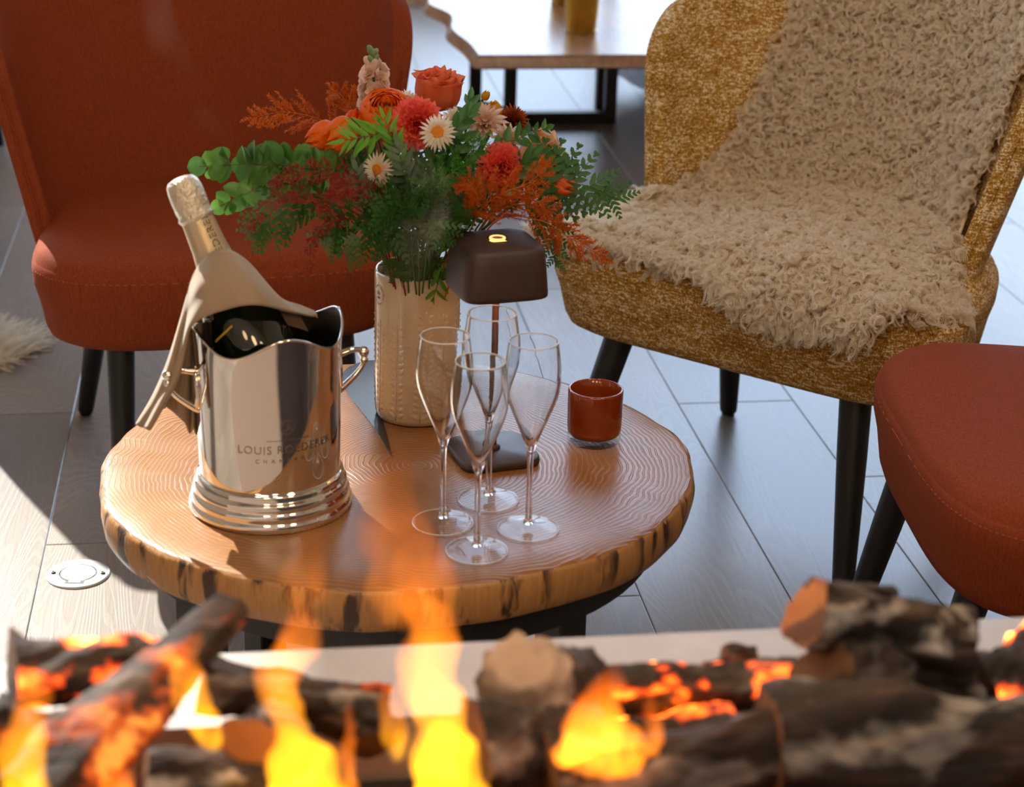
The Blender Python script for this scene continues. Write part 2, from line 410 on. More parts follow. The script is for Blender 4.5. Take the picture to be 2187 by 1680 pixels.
# ------------------------------------------------------------------ round coffee table
TZ = .42; TC = Vector((.155, 1.945, 0)); TH = .05
def slab_r(a):
    return 1 + .012 * math.sin(2 * a + .6) + .010 * math.sin(3 * a + 2.2) + .005 * math.sin(7 * a + 1) + .003 * math.sin(13 * a) + .0012 * math.sin(29 * a + 2)
TRX, TRY = .333, .318
def build_table():
    t = thing('coffee_table', (TC.x, TC.y, 0), 'round oak slab coffee table with rough live edge on a black frame', 'coffee table')
    n = 180; v = []; f = []; prof = [(0.0001, TZ), (.3, TZ), (.6, TZ), (.85, TZ), (.975, TZ), (.992, TZ - .0015), (1.0, TZ - .006), (1.004, TZ - .02), (.998, TZ - .036), (.985, TZ - TH + .003), (.972, TZ - TH), (.0001, TZ - TH)]
    for (s, z) in prof:
        for i in range(n):
            a = 2 * PI * i / n; r = slab_r(a) * s
            if .99 < s: r *= 1 + .0025 * math.sin(17 * a + z * 60) + .0014 * math.sin(41 * a - z * 90)
            v.append((TRX * r * math.cos(a), TRY * r * math.sin(a), z))
    for j in range(len(prof) - 1):
        for i in range(n): f.append((j * n + i, (j + 1) * n + i, (j + 1) * n + (i + 1) % n, j * n + (i + 1) % n))
    me = mk(v, f); me.materials.append(MT['slab']); me.materials.append(MT['slab_edge'])
    for p in me.polygons: p.material_index = 1 if p.index >= 5 * n else 0
    sharp(obj('tabletop', me, None, t), 50)
    # black resin filling a natural crack from the back rim
    pts = [(726, 802), (742, 785), (775, 770), (815, 768), (798, 800), (806, 842), (812, 880), (826, 925), (839, 978), (812, 932), (790, 900), (768, 872), (745, 845), (733, 820)]
    rv = [atz(x, y, TZ + .0012) - t.location for x, y in pts]
    lo = [Vector((p.x, p.y, TZ - .004)) for p in rv]; k = len(rv)
    rm = MB().add(rv + lo, [tuple(range(k - 1, -1, -1))] + [(i, (i + 1) % k, k + (i + 1) % k, k + i) for i in range(k)])
    ro = rm.build('resin_fill', new_mat('black_resin', (.012, .012, .016), .16)[0], t, smooth=False)
    ro['label'] = 'glossy black resin filling a crack'
    # frame
    rz1 = TZ - TH - .0005
    MB().lathe([(.262, rz1 - .03), (.296, rz1 - .03), (.296, rz1), (.262, rz1), (.262, rz1 - .03)], 72, False, False).build('frame_ring', MT['black_metal'], t, smooth=False)
    for a in (35, 125, 215, 305):
        M = Matrix.Rotation(rad(a), 4, 'Z')
        MB().box((.25, -.02, .0), (.29, .02, rz1 - .0305), .002, M).build('leg', MT['black_metal'], t, smooth=False)
    M = Matrix.Identity(4)
    MB().lathe([(.20, .0), (.235, .0), (.235, .012), (.20, .012), (.20, 0)], 48, False, False).build('foot_ring', MT['black_metal'], t, smooth=False)
    return t
build_table()

# ------------------------------------------------------------------ armchairs
def seat_plan(a, hw, hd, n=4.2):
    c, s = math.cos(a), math.sin(a)
    return (hw * math.copysign(abs(c) ** (2 / n), c), hd * math.copysign(abs(s) ** (2 / n), s))
SEAT_B, SEAT_T, SEAT_C = .283, .408, .442
FRONT = -.262
def shell_mid(u, v):
    """armchair shell: u 0..1 from left wing round the back to right wing, v 0..1 bottom to top"""
    w = min(u, 1 - u)
    ztop = .655 + .085 * min(1, (w / .06)) ** .5 + .13 * math.sin(PI * min(max((u - .05) / .9, 0), 1)) ** 1.2
    z = .285 + (ztop - .285) * v
    k = z - .285
    th = PI * (1 - u); n = 2.05; c, s = math.cos(th), math.sin(th)
    a = .238 + .215 * k; b = .222 + .02 * k
    x = a * math.copysign(abs(c) ** (2 / n), c); y = b * abs(s) ** (2 / n) - .055 + k * (.25 + .09 * s)
    return Vector((x, y, z))
def shell_in(u, v, off):
    e = 1e-3
    p = shell_mid(u, v); du = shell_mid(min(1, u + e), v) - shell_mid(max(0, u - e), v); dv = shell_mid(u, min(1, v + e)) - shell_mid(u, max(0, v - e))
    nrm = du.cross(dv).normalized()
    return p, nrm
SHELL_T = .034
def armchair(name, loc, rz, fab, thread, label, fo=(.06, .012), lx=.168, sx_=1.0):
    WS = sx_; SN = .87 if sx_ > 1 else 1.0
    t = thing(name, loc, label, 'armchair', None, rz)
    # seat cushion
    rings = [(.0, SEAT_B), (.75, SEAT_B), (.885, SEAT_B + .001), (.925, SEAT_B + .008), (.948, SEAT_B + .024), (.972, SEAT_B + .065), (.995, SEAT_T - .035), (1.0, SEAT_T - .012), (.993, SEAT_T - .002), (.986, SEAT_T), (.982, SEAT_T + .002), (.972, SEAT_T + .010), (.94, SEAT_T + .018), (.85, SEAT_T + .026), (.65, SEAT_C - .004), (.35, SEAT_C), (.0, SEAT_C + .001)]
    n = 96; v = []; f = []
    for s, z in rings:
        for i in range(n):
            x, y = seat_plan(2 * PI * i / n, .299, .262, (6.5 if WS > 1 else 3.9) if i > n / 2 else 3.0); x *= 1 - .24 * max(0, (y + .16) / .42)
            zz = z
            v.append((x * max(s, .001), y * max(s, .001), zz))
    for j in range(len(rings) - 1):
        for i in range(n): f.append((j * n + i, j * n + (i + 1) % n, (j + 1) * n + (i + 1) % n, (j + 1) * n + i))
    MB().add(v, f).build('seat_cushion', fab, t)
    st = MB(); per = 150
    for i in range(per):
        a0 = 2 * PI * i / per; P = [seat_plan(a0 + 2 * PI / per * q, .299 * .9965, .262 * .9965, 6.5 if WS > 1 else 3.9) for q in (.1, .35, .6)]
        if P[0][1] > -.07: continue
        P = [(x * (1 - .24 * max(0, (y + .16) / .42)), y) for x, y in P]
        st.tube([(p[0], p[1], SEAT_T - .0095) for p in P], .0009, 5)
    st.build('stitching', thread, t)['kind'] = 'stuff'
    # backrest shell
    U, V = 56, 14; P = []
    for j in range(V + 1): P.append([Vector((p.x * SN, p.y, p.z)) for p in (shell_mid(i / U, j / V) for i in range(U + 1))])
    o = MB().grid(P).build('backrest', fab, t)
    md = o.modifiers.new('solid', 'SOLIDIFY'); md.thickness = SHELL_T; md.offset = 0.0; md.use_even_offset = False
    bv = o.modifiers.new('bevel', 'BEVEL'); bv.width = .012; bv.segments = 4; bv.limit_method = 'ANGLE'; bv.angle_limit = rad(50)
    subsurf(o, 1)
    # stitched seams on the inside
    for u in (.335, .665):
        st = MB(); pts = []
        for k in range(61):
            p, nr = shell_in(u, .22 + .76 * k / 60, 0); pts.append(p + nr * (SHELL_T / 2 + .0006))
        NS_ = lambda q: Vector((q.x * SN, q.y, q.z))
        sg = 1 if pts[0].y < shell_mid(u, .22).y else -1
        if sg < 0: pts = [2 * shell_mid(u, .22 + .76 * k / 60) - pts[k] for k in range(61)]
        st.tube([NS_(q) for q in pts], .0011, 5)
        st.build('seam', MT['seam'] if thread is MT['thread'] else thread, t)
    # welt along the outer front edges
    for w in (0.0, 1.0):
        MB().tube([Vector((q.x * SN, q.y - .002, q.z)) for q in (shell_mid(w, .02 + .95 * k / 30) for k in range(31))], .0018, 6).build('welt', fab, t)
    # legs
    for sx in (-1, 1):
        for fr in (1, 0):
            x0, y0 = sx * (lx if fr else .17), (-.20 if fr else .14)
            dx, dy = (sx * fo[1], -fo[0]) if fr else (sx * .04, .10)
            top = Vector((x0, y0, SEAT_B + .002)); bot = Vector((x0 + dx, y0 + dy, .008))
            lm = MB().tube([top, top.lerp(bot, .3), top.lerp(bot, .96), bot], [.0215, .020, .0145, .0138], 24)
            lo = sharp(lm.build('leg', MT['black_leg'], t), 40)
            MB().lathe([(.0105, 0), (.011, .003), (.011, .0078)], 20, M=Matrix.Translation((bot.x, bot.y, 0))).build('glide', MT['black_metal'], lo)
    t.scale = (WS, 1, 1)
    return t
def chair_at(fx, fy, rz):
    a = rad(rz); return (fx - math.sin(a) * (-FRONT), fy + math.cos(a) * (-FRONT), 0), a
l, a = chair_at(-.030, 2.672, 7.5)
armchair('armchair', l, a, MT['terracotta'], MT['thread'], 'terracotta red armchair behind the ice bucket with a stitched curved back')
l, a = chair_at(.768, 2.005, -95.5)
armchair('armchair', l, a, MT['terracotta'], MT['thread'], 'terracotta red armchair at the lower right, mostly out of frame')
YL, YA = chair_at(.670, 2.528, -43.6)
armchair('armchair', YL, YA, MT['boucle'], MT['thread_dark'], 'mustard flecked armchair with a cream sheepskin thrown over it', (.085, .042), .178, 1.14)

# ------------------------------------------------------------------ ice bucket
BK = Vector((.0104, 1.8493, TZ))
def lobe(a): return .0105 * math.cos(4 * (a - rad(15)))
def build_bucket():
    t = thing('ice_bucket', BK, 'polished silver champagne bucket with wavy rim and engraved lettering', 'ice bucket')
    def fn(p, a, r, z):
        k = min(1, max(0, (z - .05) / .15)) ** 3; return (p[0], p[1], z + k * lobe(a))
    prof = [(.0748, .040), (.0752, .06), (.0758, .10), (.0764, .15), (.0772, .18), (.0784, .194), (.0790, .199)]
    MB().lathe(prof, 128, False, False, fn=fn).build('body', MT['silver'], t)
    inn = [(.0772, .1985), (.0766, .193), (.0755, .18), (.0748, .15), (.0742, .10), (.0735, .062), (.070, .0572), (.0001, .0572)]
    MB().lathe(inn, 96, False, False, fn=fn).build('lining', MT['silver_in'], t)
    rim = [(.0783 * math.cos(a), .0783 * math.sin(a), .1995 + lobe(a)) for a in [2 * PI * i / 160 for i in range(160)]]
    MB().tube(rim, .0015, 10, closed=True).build('rim_bead', MT['silver'], t)
    foot = [(.0001, .0), (.0855, .0), (.0872, .0015), (.0876, .005), (.0868, .0085), (.0852, .0105), (.0846, .0118), (.0850, .0135), (.0846, .0175), (.0832, .0205), (.0822, .0218), (.0822, .0235), (.0818, .0275), (.0806, .0305), (.0792, .0318), (.0788, .0335), (.0784, .0368), (.0774, .0392), (.0762, .0402), (.0752, .0408), (.0744, .0425)]
    sharp(MB().lathe(foot, 128, False, False).build('stepped_foot', MT['silver'], t), 60)
    # handles
    for s, aa in ((0, 15), (1, 195)):
        M = Matrix.Rotation(rad(aa), 4, 'Z')
        r0 = .0765
        pts = [(r0 - .002, 0, .158), (r0 + .006, 0, .1595), (r0 + .014, 0, .1615), (r0 + .022, 0, .1615), (r0 + .0285, 0, .158), (r0 + .0305, 0, .151), (r0 + .028, 0, .143), (r0 + .021, 0, .134), (r0 + .012, 0, .126), (r0 + .004, 0, .1195), (r0 - .002, 0, .116)]
        path = catmull(pts, 5); k = len(path)
        rr = [.0026 + .0016 * abs(i / (k - 1) - .5) * 2 for i in range(k)]
        h = MB().tube([M @ Vector(p) for p in path], rr, 12).build('handle', MT['silver'], t)
        for (x, z, r) in ((r0 + .029, .158, .0062), (r0 + .0295, .149, .0048)):
            MB().sphere(M @ Vector((x, 0, z)), r, 14, 10).build('knop', MT['silver'], h)
        MB().sphere(M @ Vector((r0 + .0005, 0, .139)), .001, 24, 12, (2.4, 2.4, 26)).build('escutcheon', MT['silver'], h)
        e = MB().lathe([(.0125, -.001), (.0130, .001), (.0118, .0022), (.0095, .0026), (.0001, .0028)], 24, True, False,
                       M @ Matrix.Translation((r0 + .0008, 0, .139)) @ Matrix.Rotation(PI / 2, 4, 'Y') @ Matrix.Diagonal((1.75, .85, 1, 1)))
        e.build('shield', MT['silver'], h)
    # engraving, wrapped round the body
    def wrap(v, ac, zc, r=.0772):
        out = []
        for x, y, z in v:
            a = ac + x / r; rr = .0757 + .0007 * min(1, (zc + y - .06) / .09) + .00022 + z; out.append((rr * math.cos(a), rr * math.sin(a), zc + y))
        return out
    A = rad(284)
    for body, size, zc, sp_ in (('LOUIS ROEDERER', .0125, .0905, 1.12), ('CHAMPAGNE', .0062, .0785, 2.3)):
        v, f = text_mesh(body, size, 0, 'CENTER', sp_); MB().add(wrap(v, A, zc), f).build('engraved_lettering', MT['engrave'], t, smooth=False)
    mb = MB()
    for i in range(22): mb.add(wrap([(x + (i - 10.5) * .0021, y, 0) for x, y in ((0, 0), (.0011, 0), (.0011, .0013), (0, .0013))], A, .1005), [(0, 1, 2, 3)])
    mb.build('engraved_line', MT['engrave'], t, smooth=False)['kind'] = 'stuff'
    cr_ = MB()
    for r0, r1 in ((.0078, .0074), (.0066, .0063)):
        n = 40; v = []
        for i in range(n): v += [(r * math.sin(2 * PI * i / n), r * math.cos(2 * PI * i / n) * 1.12, 0) for r in (r0, r1)]
        cr_.add(wrap(v, A, .1155), [(2 * i, 2 * i + 1, (2 * i + 3) % (2 * n), (2 * i + 2) % (2 * n)) for i in range(n)])
    for s in ('L', 'R'):
        v, f = text_mesh(s, 0.0109, 0); v = [((-1 if s == 'L' else 1) * x * .8 + (.0012 if s == 'R' else -.0012), y, z) for x, y, z in v]; cr_.add(wrap(v, A, .1155), f)
    cr_.build('engraved_crest', MT['engrave'], t, smooth=False)
    return t
build_bucket()
def orient(a, b):
    """matrix with origin a and z axis towards b"""
    d = (Vector(b) - Vector(a)); q = d.to_track_quat('Z', 'Y'); return Matrix.Translation(Vector(a)) @ q.to_matrix().to_4x4(), d.length

# ------------------------------------------------------------------ champagne bottle
def build_bottle():
    B = Vector((.041, 1.826, TZ + .0585)); T = Vector((-.0724, 1.89, .7637))
    M, L = orient(B, T)
    t = thing('champagne_bottle', B, 'dark green champagne bottle with gold foil neck leaning in the bucket', 'bottle')
    q = M.to_quaternion(); t.rotation_mode = 'QUATERNION'; t.rotation_quaternion = q
    k = L / .315
    gm, nt, b = new_mat('dark_green_glass', (.004, .010, .004), .06); b.inputs['Coat Weight'].default_value = 1.0
    MB().lathe([(.0001, .004), (.034, .0), (.041, .003), (.0435, .012), (.0438, .06), (.0438, .125), (.0432, .140), (.041, .155), (.036, .175), (.029, .196), (.0235, .212), (.020, .226), (.0175, .245), (.0165, .27), (.0160, .29)], 56, False, True).build('bottle_body', gm, t)
    fm, nt, b = new_mat('champagne_foil', (.62, .50, .32), .34, .55)
    v = nd(nt, 'TexCoord').outputs['Object']; n1 = noise(nt, v, 110.0, 3.0, .6); bump(nt, b, n1, .35, .002)
    fm2, nt, b = new_mat('crinkled_foil', (.72, .64, .50), .30, .6)
    v = nd(nt, 'TexCoord').outputs['Object']; n1 = noise(nt, v, 160.0, 3.0, .7); bump(nt, b, n1, .9, .004)
    MB().lathe([(.0252, .207), (.0212, .222), (.0187, .240), (.0174, .262), (.0168, .274)], 48, False, False).build('neck_foil', fm, t)
    MB().lathe([(.0172, .2715), (.0186, .2735), (.0186, .2775), (.0176, .2795), (.0182, .283), (.0186, .295), (.0182, .305), (.0168, .312), (.0135, .3165), (.006, .3185), (.0001, .3188)], 48, False, False,
               fn=lambda p, a, r, z: (p[0] * (1 + .015 * math.sin(7 * a + z * 300)), p[1] * (1 + .015 * math.sin(5 * a - z * 400)), z)).build('cork_foil', fm2, t)
    MB().lathe([(.0190, .2742), (.0196, .2755), (.0190, .2768)], 40, False, False).build('wire_ring', fm2, t)
    # lettering along the neck
    Mi = M.to_quaternion().to_matrix(); view = Mi.inverted() @ (_C - (B + T) / 2)
    a0 = math.atan2(view.y, view.x) + rad(28)
    v, f = text_mesh('ROEDERER', 0.0113, 0, 'CENTER', 1.15); out = []
    for x, y, z in v:
        zz = .246 + x; rr = np.interp(zz, [.207, .222, .240, .262, .274], [.0252, .0212, .0187, .0174, .0168]) + .0002
        a = a0 - y / rr
        out.append((rr * math.cos(a), rr * math.sin(a), zz))
    MB().add(out, f).build('neck_lettering', new_mat('bronze_print', (.10, .065, .03), .5)[0], t, smooth=False)
    # label edge on the shoulder: thin gold line and a small red dot
    def patch(a1, a2, z1, z2, rr, nm, mt, slant=0.0):
        P = []
        for j in range(5):
            z = z1 + (z2 - z1) * j / 4; P.append([(rr(z + slant * i / 8) * math.cos(a1 + (a2 - a1) * i / 8), rr(z + slant * i / 8) * math.sin(a1 + (a2 - a1) * i / 8), z + slant * i / 8) for i in range(9)])
        MB().grid(P).build(nm, mt, t)
    R_ = lambda z: float(np.interp(z, [.125, .140, .155, .175, .196, .212], [.0438, .0432, .041, .036, .029, .0235])) + .0003
    patch(a0 - rad(78), a0 - rad(42), .150, .1525, R_, 'label_edge', new_mat('gold_print', (.75, .50, .03), .3)[0], .010)
    patch(a0 - rad(95), a0 - rad(86), .140, .146, R_, 'seal_mark', new_mat('red_print', (.55, .02, .015), .4)[0])
    return t
build_bottle()

# ------------------------------------------------------------------ linen napkin
def build_napkin():
    m, nt, b = new_mat('taupe_linen', (.33, .235, .155), .88)
    v = nd(nt, 'TexCoord').outputs['Object']; n1 = noise(nt, v, 1500.0, 2.0); n2 = noise(nt, v, 45.0, 2.0)
    nt.links.new(mixc(nt, n1, (.27, .185, .115), (.40, .29, .195)), b.inputs['Base Color']); bump(nt, b, n1, .2, .0006)
    b.inputs['Sheen Weight'].default_value = .35
    root = Vector((BK.x - .06, BK.y, TZ + .09))
    t = thing('napkin', root, 'taupe linen napkin wrapped round the bottle neck and over the bucket rim', 'napkin')
    top = [(290, 906, 1.842), (326, 846, 1.838), (358, 772, 1.834), (383, 692, 1.832), (401, 627, 1.835), (416, 582, 1.846), (443, 546, 1.845), (484, 533, 1.842), (526, 556, 1.850), (560, 594, 1.862), (598, 637, 1.872), (640, 652, 1.890), (670, 664, 1.905)]
    bot = [(320, 919, 1.822), (350, 866, 1.818), (384, 800, 1.812), (402, 716, 1.806), (414, 692, 1.800), (442, 675, 1.790), (480, 662, 1.786), (522, 652, 1.784), (566, 653, 1.792), (612, 664, 1.826), (642, 670, 1.858), (662, 675, 1.882), (679, 678, 1.900)]
    NR = 8; rows = []
    for j in range(NR + 1):
        s = j / NR; row = []
        for i, (a, c) in enumerate(zip(top, bot)):
            x = a[0] + (c[0] - a[0]) * s; y = a[1] + (c[1] - a[1]) * s
            Y = a[2] + (c[2] - a[2]) * s - .014 * math.sin(PI * s) * (1 if 4 < i < 9 else .35)
            Y += .0035 * math.sin(i * 1.7 + s * 5) + (.006 * math.exp(-((s - .55) / .16) ** 2) if i in (4, 5) else 0) - (.006 * math.exp(-((s - .3) / .14) ** 2) if i in (5,) else 0)
            Y += (-.004 * math.sin(PI * 3 * s) if i < 4 else 0)
            row.append(np.array(aty(x, y, Y)) - np.array(root))
        rows.append(catmull(row, 4))
    o = MB().grid(rows).build('front_drape', m, t); subsurf(o, 1)
    md = o.modifiers.new('solid', 'SOLIDIFY'); md.thickness = .0022; md.offset = 0
    # gathered tail hanging behind the handle
    cols = [[(388, 712, 1.836), (372, 775, 1.842), (356, 830, 1.846), (344, 862, 1.848)], [(396, 702, 1.842), (388, 780, 1.852), (378, 840, 1.858), (374, 882, 1.860)], [(405, 696, 1.836), (402, 780, 1.838), (398, 850, 1.840), (396, 904, 1.842)],
            [(412, 692, 1.846), (409, 780, 1.856), (407, 850, 1.860), (406, 926, 1.860)], [(420, 690, 1.836), (416, 780, 1.838), (414, 850, 1.842), (413, 912, 1.842)], [(428, 690, 1.850), (423, 780, 1.860), (421, 850, 1.862), (420, 928, 1.862)], [(440, 688, 1.862), (434, 780, 1.872), (431, 850, 1.876), (429, 916, 1.876)]]
    G = [catmull([np.array(aty(*p)) - np.array(root) for p in c], 4) for c in cols]; G = [list(r) for r in zip(*G)]; G = [catmull(r, 3) for r in G]
    o = MB().grid(G).build('gathered_tail', m, t)
    md = o.modifiers.new('solid', 'SOLIDIFY'); md.thickness = .002; md.offset = 0
    # back drape closing behind the neck
    P = []
    for j in range(6):
        s = j / 5; row = []
        for i in range(4, 13):
            a = np.array(aty(*top[i])); d = np.array((.004, .058, -.085)) if i < 9 else np.array((.0, .012, -.03))
            row.append(a + d * s + np.array((0, .022 * math.sin(PI * s), .0)) - np.array(root))
        P.append(catmull(row, 3))
    o = MB().grid(P).build('back_drape', m, t)
    md = o.modifiers.new('solid', 'SOLIDIFY'); md.thickness = .002; md.offset = 0
build_napkin()

# ------------------------------------------------------------------ champagne glasses
GLASS = mat_clear('clear_glass', (1, 1, 1), 1.45)
def mat_thin(name, tint=(.985, .99, .99), k=1.0, refr=0.0):
    """thin-walled glass: what is behind shows straight through, the surface mirrors more at glancing angles"""
    m = bpy.data.materials.new(name); m.use_nodes = True; nt = m.node_tree
    f = nd(nt, 'LayerWeight', {0: .5}).outputs['Facing']
    r = math_n(nt, 'MULTIPLY_ADD', math_n(nt, 'POWER', f, 5.0), .42, .018)
    t_ = nd(nt, 'BsdfTransparent', {0: (*tint, 1)}); gl = nd(nt, 'BsdfGlossy', {'Color': (1, 1, 1, 1), 'Roughness': .01})
    mx = nd(nt, 'MixShader', {0: math_n(nt, 'MULTIPLY', r, k), 1: t_.outputs[0], 2: gl.outputs[0]})
    if refr > 0: mx = nd(nt, 'MixShader', {0: refr, 1: mx.outputs[0], 2: nd(nt, 'BsdfGlass', {'IOR': 1.45, 'Roughness': 0.0}).outputs[0]})
    nt.links.new(mx.outputs[0], nt.nodes['Material Output'].inputs[0])
    return m
FOOTG = mat_thin('foot_clear_glass')
bowl = [(.0042, .0935), (.0075, .105), (.0125, .118), (.0190, .134), (.0252, .150), (.0292, .164), (.0306, .176), (.0303, .188), (.0288, .202), (.0270, .215), (.0262, .2200)]
bowl_in = [(.0257, .2203), (.0254, .2196), (.0262, .2148), (.0280, .202), (.0295, .188), (.0298, .176), (.0284, .1642), (.0244, .1505), (.0182, .135), (.0118, .1195), (.0066, .108), (.0030, .1015), (.0001, .0998)]
stem = [(.0058, .0075), (.0046, .0105), (.0038, .015), (.0034, .03), (.0032, .06), (.0034, .085), (.0043, .0936)]
foot = [(.0001, .0), (.031, .0), (.0335, .0006), (.0338, .0012), (.033, .0020), (.022, .0034), (.010, .0060), (.0056, .0078)]
FM = []
for nm, pf, mt, c1 in (('bowl', bowl + bowl_in, GLASS, False), ('stem', stem, GLASS, True), ('foot', foot, FOOTG, False)):
    me = MB().lathe(catmull(pf, 2), 56, nm == 'stem', c1).mesh(); me.materials.append(mt); FM.append((nm, me))
me = MB().tube([(.02596 * math.cos(2 * PI * i / 56), .02596 * math.sin(2 * PI * i / 56), .2200) for i in range(56)], .0006, 8, closed=True).mesh(); me.materials.append(new_mat('rim_glint_white', (.9, .93, .95), .05, .0, Specular_IOR_Level=1.0)[0]); FM.append(('rim', me)); RIMM = me.materials[0]  # opaque near-white ring stands in for the bright glint along the rim
me = MB().tube([(.0335 * math.cos(2 * PI * i / 64), .0335 * math.sin(2 * PI * i / 64), .0012) for i in range(64)], .0005, 8, closed=True).mesh(); me.materials.append(RIMM); FM.append(('foot_rim_glint', me))  # same painted glint round the edge of the foot
GL = [((.189, 1.777), 'champagne flute standing nearest the silver bucket', .955), ((.217, 1.708), 'front champagne flute of the four, nearest the fire', .945), ((.244, 1.83), 'rearmost champagne flute, in front of the lamp stem', .975), ((.277, 1.755), 'rightmost champagne flute, nearest the amber candle glass', .955)]
for i, ((x, y), lab, s) in enumerate(GL):
    t = thing('champagne_flute', (x, y, TZ + .0004), lab, 'glass', 'champagne flutes on the table', i * 1.1); t.scale = (s, s, s)
    for nm, me in FM: obj(nm, me, None, t)

# ------------------------------------------------------------------ rechargeable table lamp
def squircle(a, h, n=5.2):
    c, s = math.cos(a), math.sin(a); return (h * math.copysign(abs(c) ** (2 / n), c), h * math.copysign(abs(s) ** (2 / n), s))
def sq_loft(levels, seg=72):
    mb = MB(); v = []; f = []
    for h, z in levels:
        for i in range(seg): x, y = squircle(2 * PI * i / seg, h); v.append((x, y, z))
    for j in range(len(levels) - 1):
        for i in range(seg): f.append((j * seg + i, j * seg + (i + 1) % seg, (j + 1) * seg + (i + 1) % seg, (j + 1) * seg + i))
    return mb.add(v, f)
def build_lamp():
    p = atz(1052, 972, TZ)
    t = thing('table_lamp', (p.x, p.y, TZ), 'dark brown cordless table lamp with rounded square shade behind the flutes', 'lamp', None, rad(11))
    dm, nt, b = new_mat('matt_bronze', (.052, .030, .024), .48); n1 = noise(nt, nd(nt, 'TexCoord').outputs['Object'], 900.0, 2.0); bump(nt, b, n1, .12, .0006)
    sharp(sq_loft([(.0001, .0), (.0455, .0), (.0468, .0015), (.0470, .004), (.0462, .0082), (.0448, .0092), (.0001, .0096)]).build('base', dm, t), 50)
    MB().lathe([(.0044, .009), (.0042, .02), (.0040, .205)], 24).build('stem', new_mat('bronze_stem', (.13, .045, .018), .35, .3)[0], t)
    MB().lathe([(.0085, .009), (.0085, .0115), (.0046, .0145)], 24).build('collar', dm, t)
    SB = .201
    sharp(sq_loft([(.0478, SB + .004), (.0488, SB), (.0497, SB + .0012), (.0497, SB + .006), (.0485, SB + .020), (.0468, SB + .039), (.0453, SB + .0495), (.0430, SB + .0545), (.038, SB + .0566), (.028, SB + .0572), (.0105, SB + .0577)]).build('shade', dm, t), 60)
    sq_loft([(.0470, SB + .003), (.0455, SB + .03), (.043, SB + .046), (.0001, SB + .048)]).build('shade_lining', new_mat('white_lining', (.8, .76, .68), .6)[0], t)
    led, nt, b = new_mat('warm_led', (.9, .6, .3), .4); b.inputs['Emission Color'].default_value = (1, .42, .09, 1); b.inputs['Emission Strength'].default_value = 5.0
    MB().lathe([(.0001, SB + .0450), (.030, SB + .0450), (.030, SB + .0470), (.0001, SB + .0470)], 32, False, False).build('light_disc', led, t)
    led2, nt, b = new_mat('warm_touch_ring', (.9, .6, .3), .4); b.inputs['Emission Color'].default_value = (1, .52, .16, 1); b.inputs['Emission Strength'].default_value = 1.1
    MB().tube([(.0078 * math.cos(2 * PI * i / 40), .0078 * math.sin(2 * PI * i / 40), SB + .0586) for i in range(40)], .0014, 10, closed=True).build('touch_ring', led2, t)
    tb, nt, b = new_mat('touch_button', (.30, .13, .05), .4)
    MB().lathe([(.0001, SB + .0575), (.0068, SB + .0575), (.006, SB + .0590), (.0001, SB + .0592)], 32, False, False).build('touch_button', tb, t)
build_lamp()

# ------------------------------------------------------------------ amber candle glass
def build_candle():
    p = atz(1268, 940, TZ)
    t = thing('candle_holder', (p.x, p.y, TZ), 'amber brown glass candle holder with clear base at the table edge', 'candle holder')
    am, nt, b = new_mat('amber_glass', (.33, .050, .006), .05); b.inputs['Transmission Weight'].default_value = .28; b.inputs['IOR'].default_value = 1.45; b.inputs['Coat Weight'].default_value = .6
    MB().lathe([(.0001, .0105), (.0295, .0105), (.0312, .013), (.0318, .02), (.0322, .045), (.0322, .0635), (.0316, .0655), (.0303, .066), (.0292, .0652), (.0290, .05), (.0286, .024), (.026, .0185), (.0001, .0175)], 64, False, False).build('cup', am, t)
    MB().lathe([(.0001, .0), (.0285, .0), (.0305, .0012), (.0312, .004), (.0314, .0085), (.0306, .0102), (.0001, .0104)], 64, False, False).build('clear_base', mat_thin('thick_clear_glass', (.96, .97, .96), 2.2), t)
    MB().lathe([(.0001, .0176), (.018, .0176), (.0185, .0185), (.0185, .030), (.017, .0312), (.0001, .0312)], 32, False, False).build('tealight', new_mat('pale_wax', (.75, .68, .55), .5)[0], t)
build_candle()

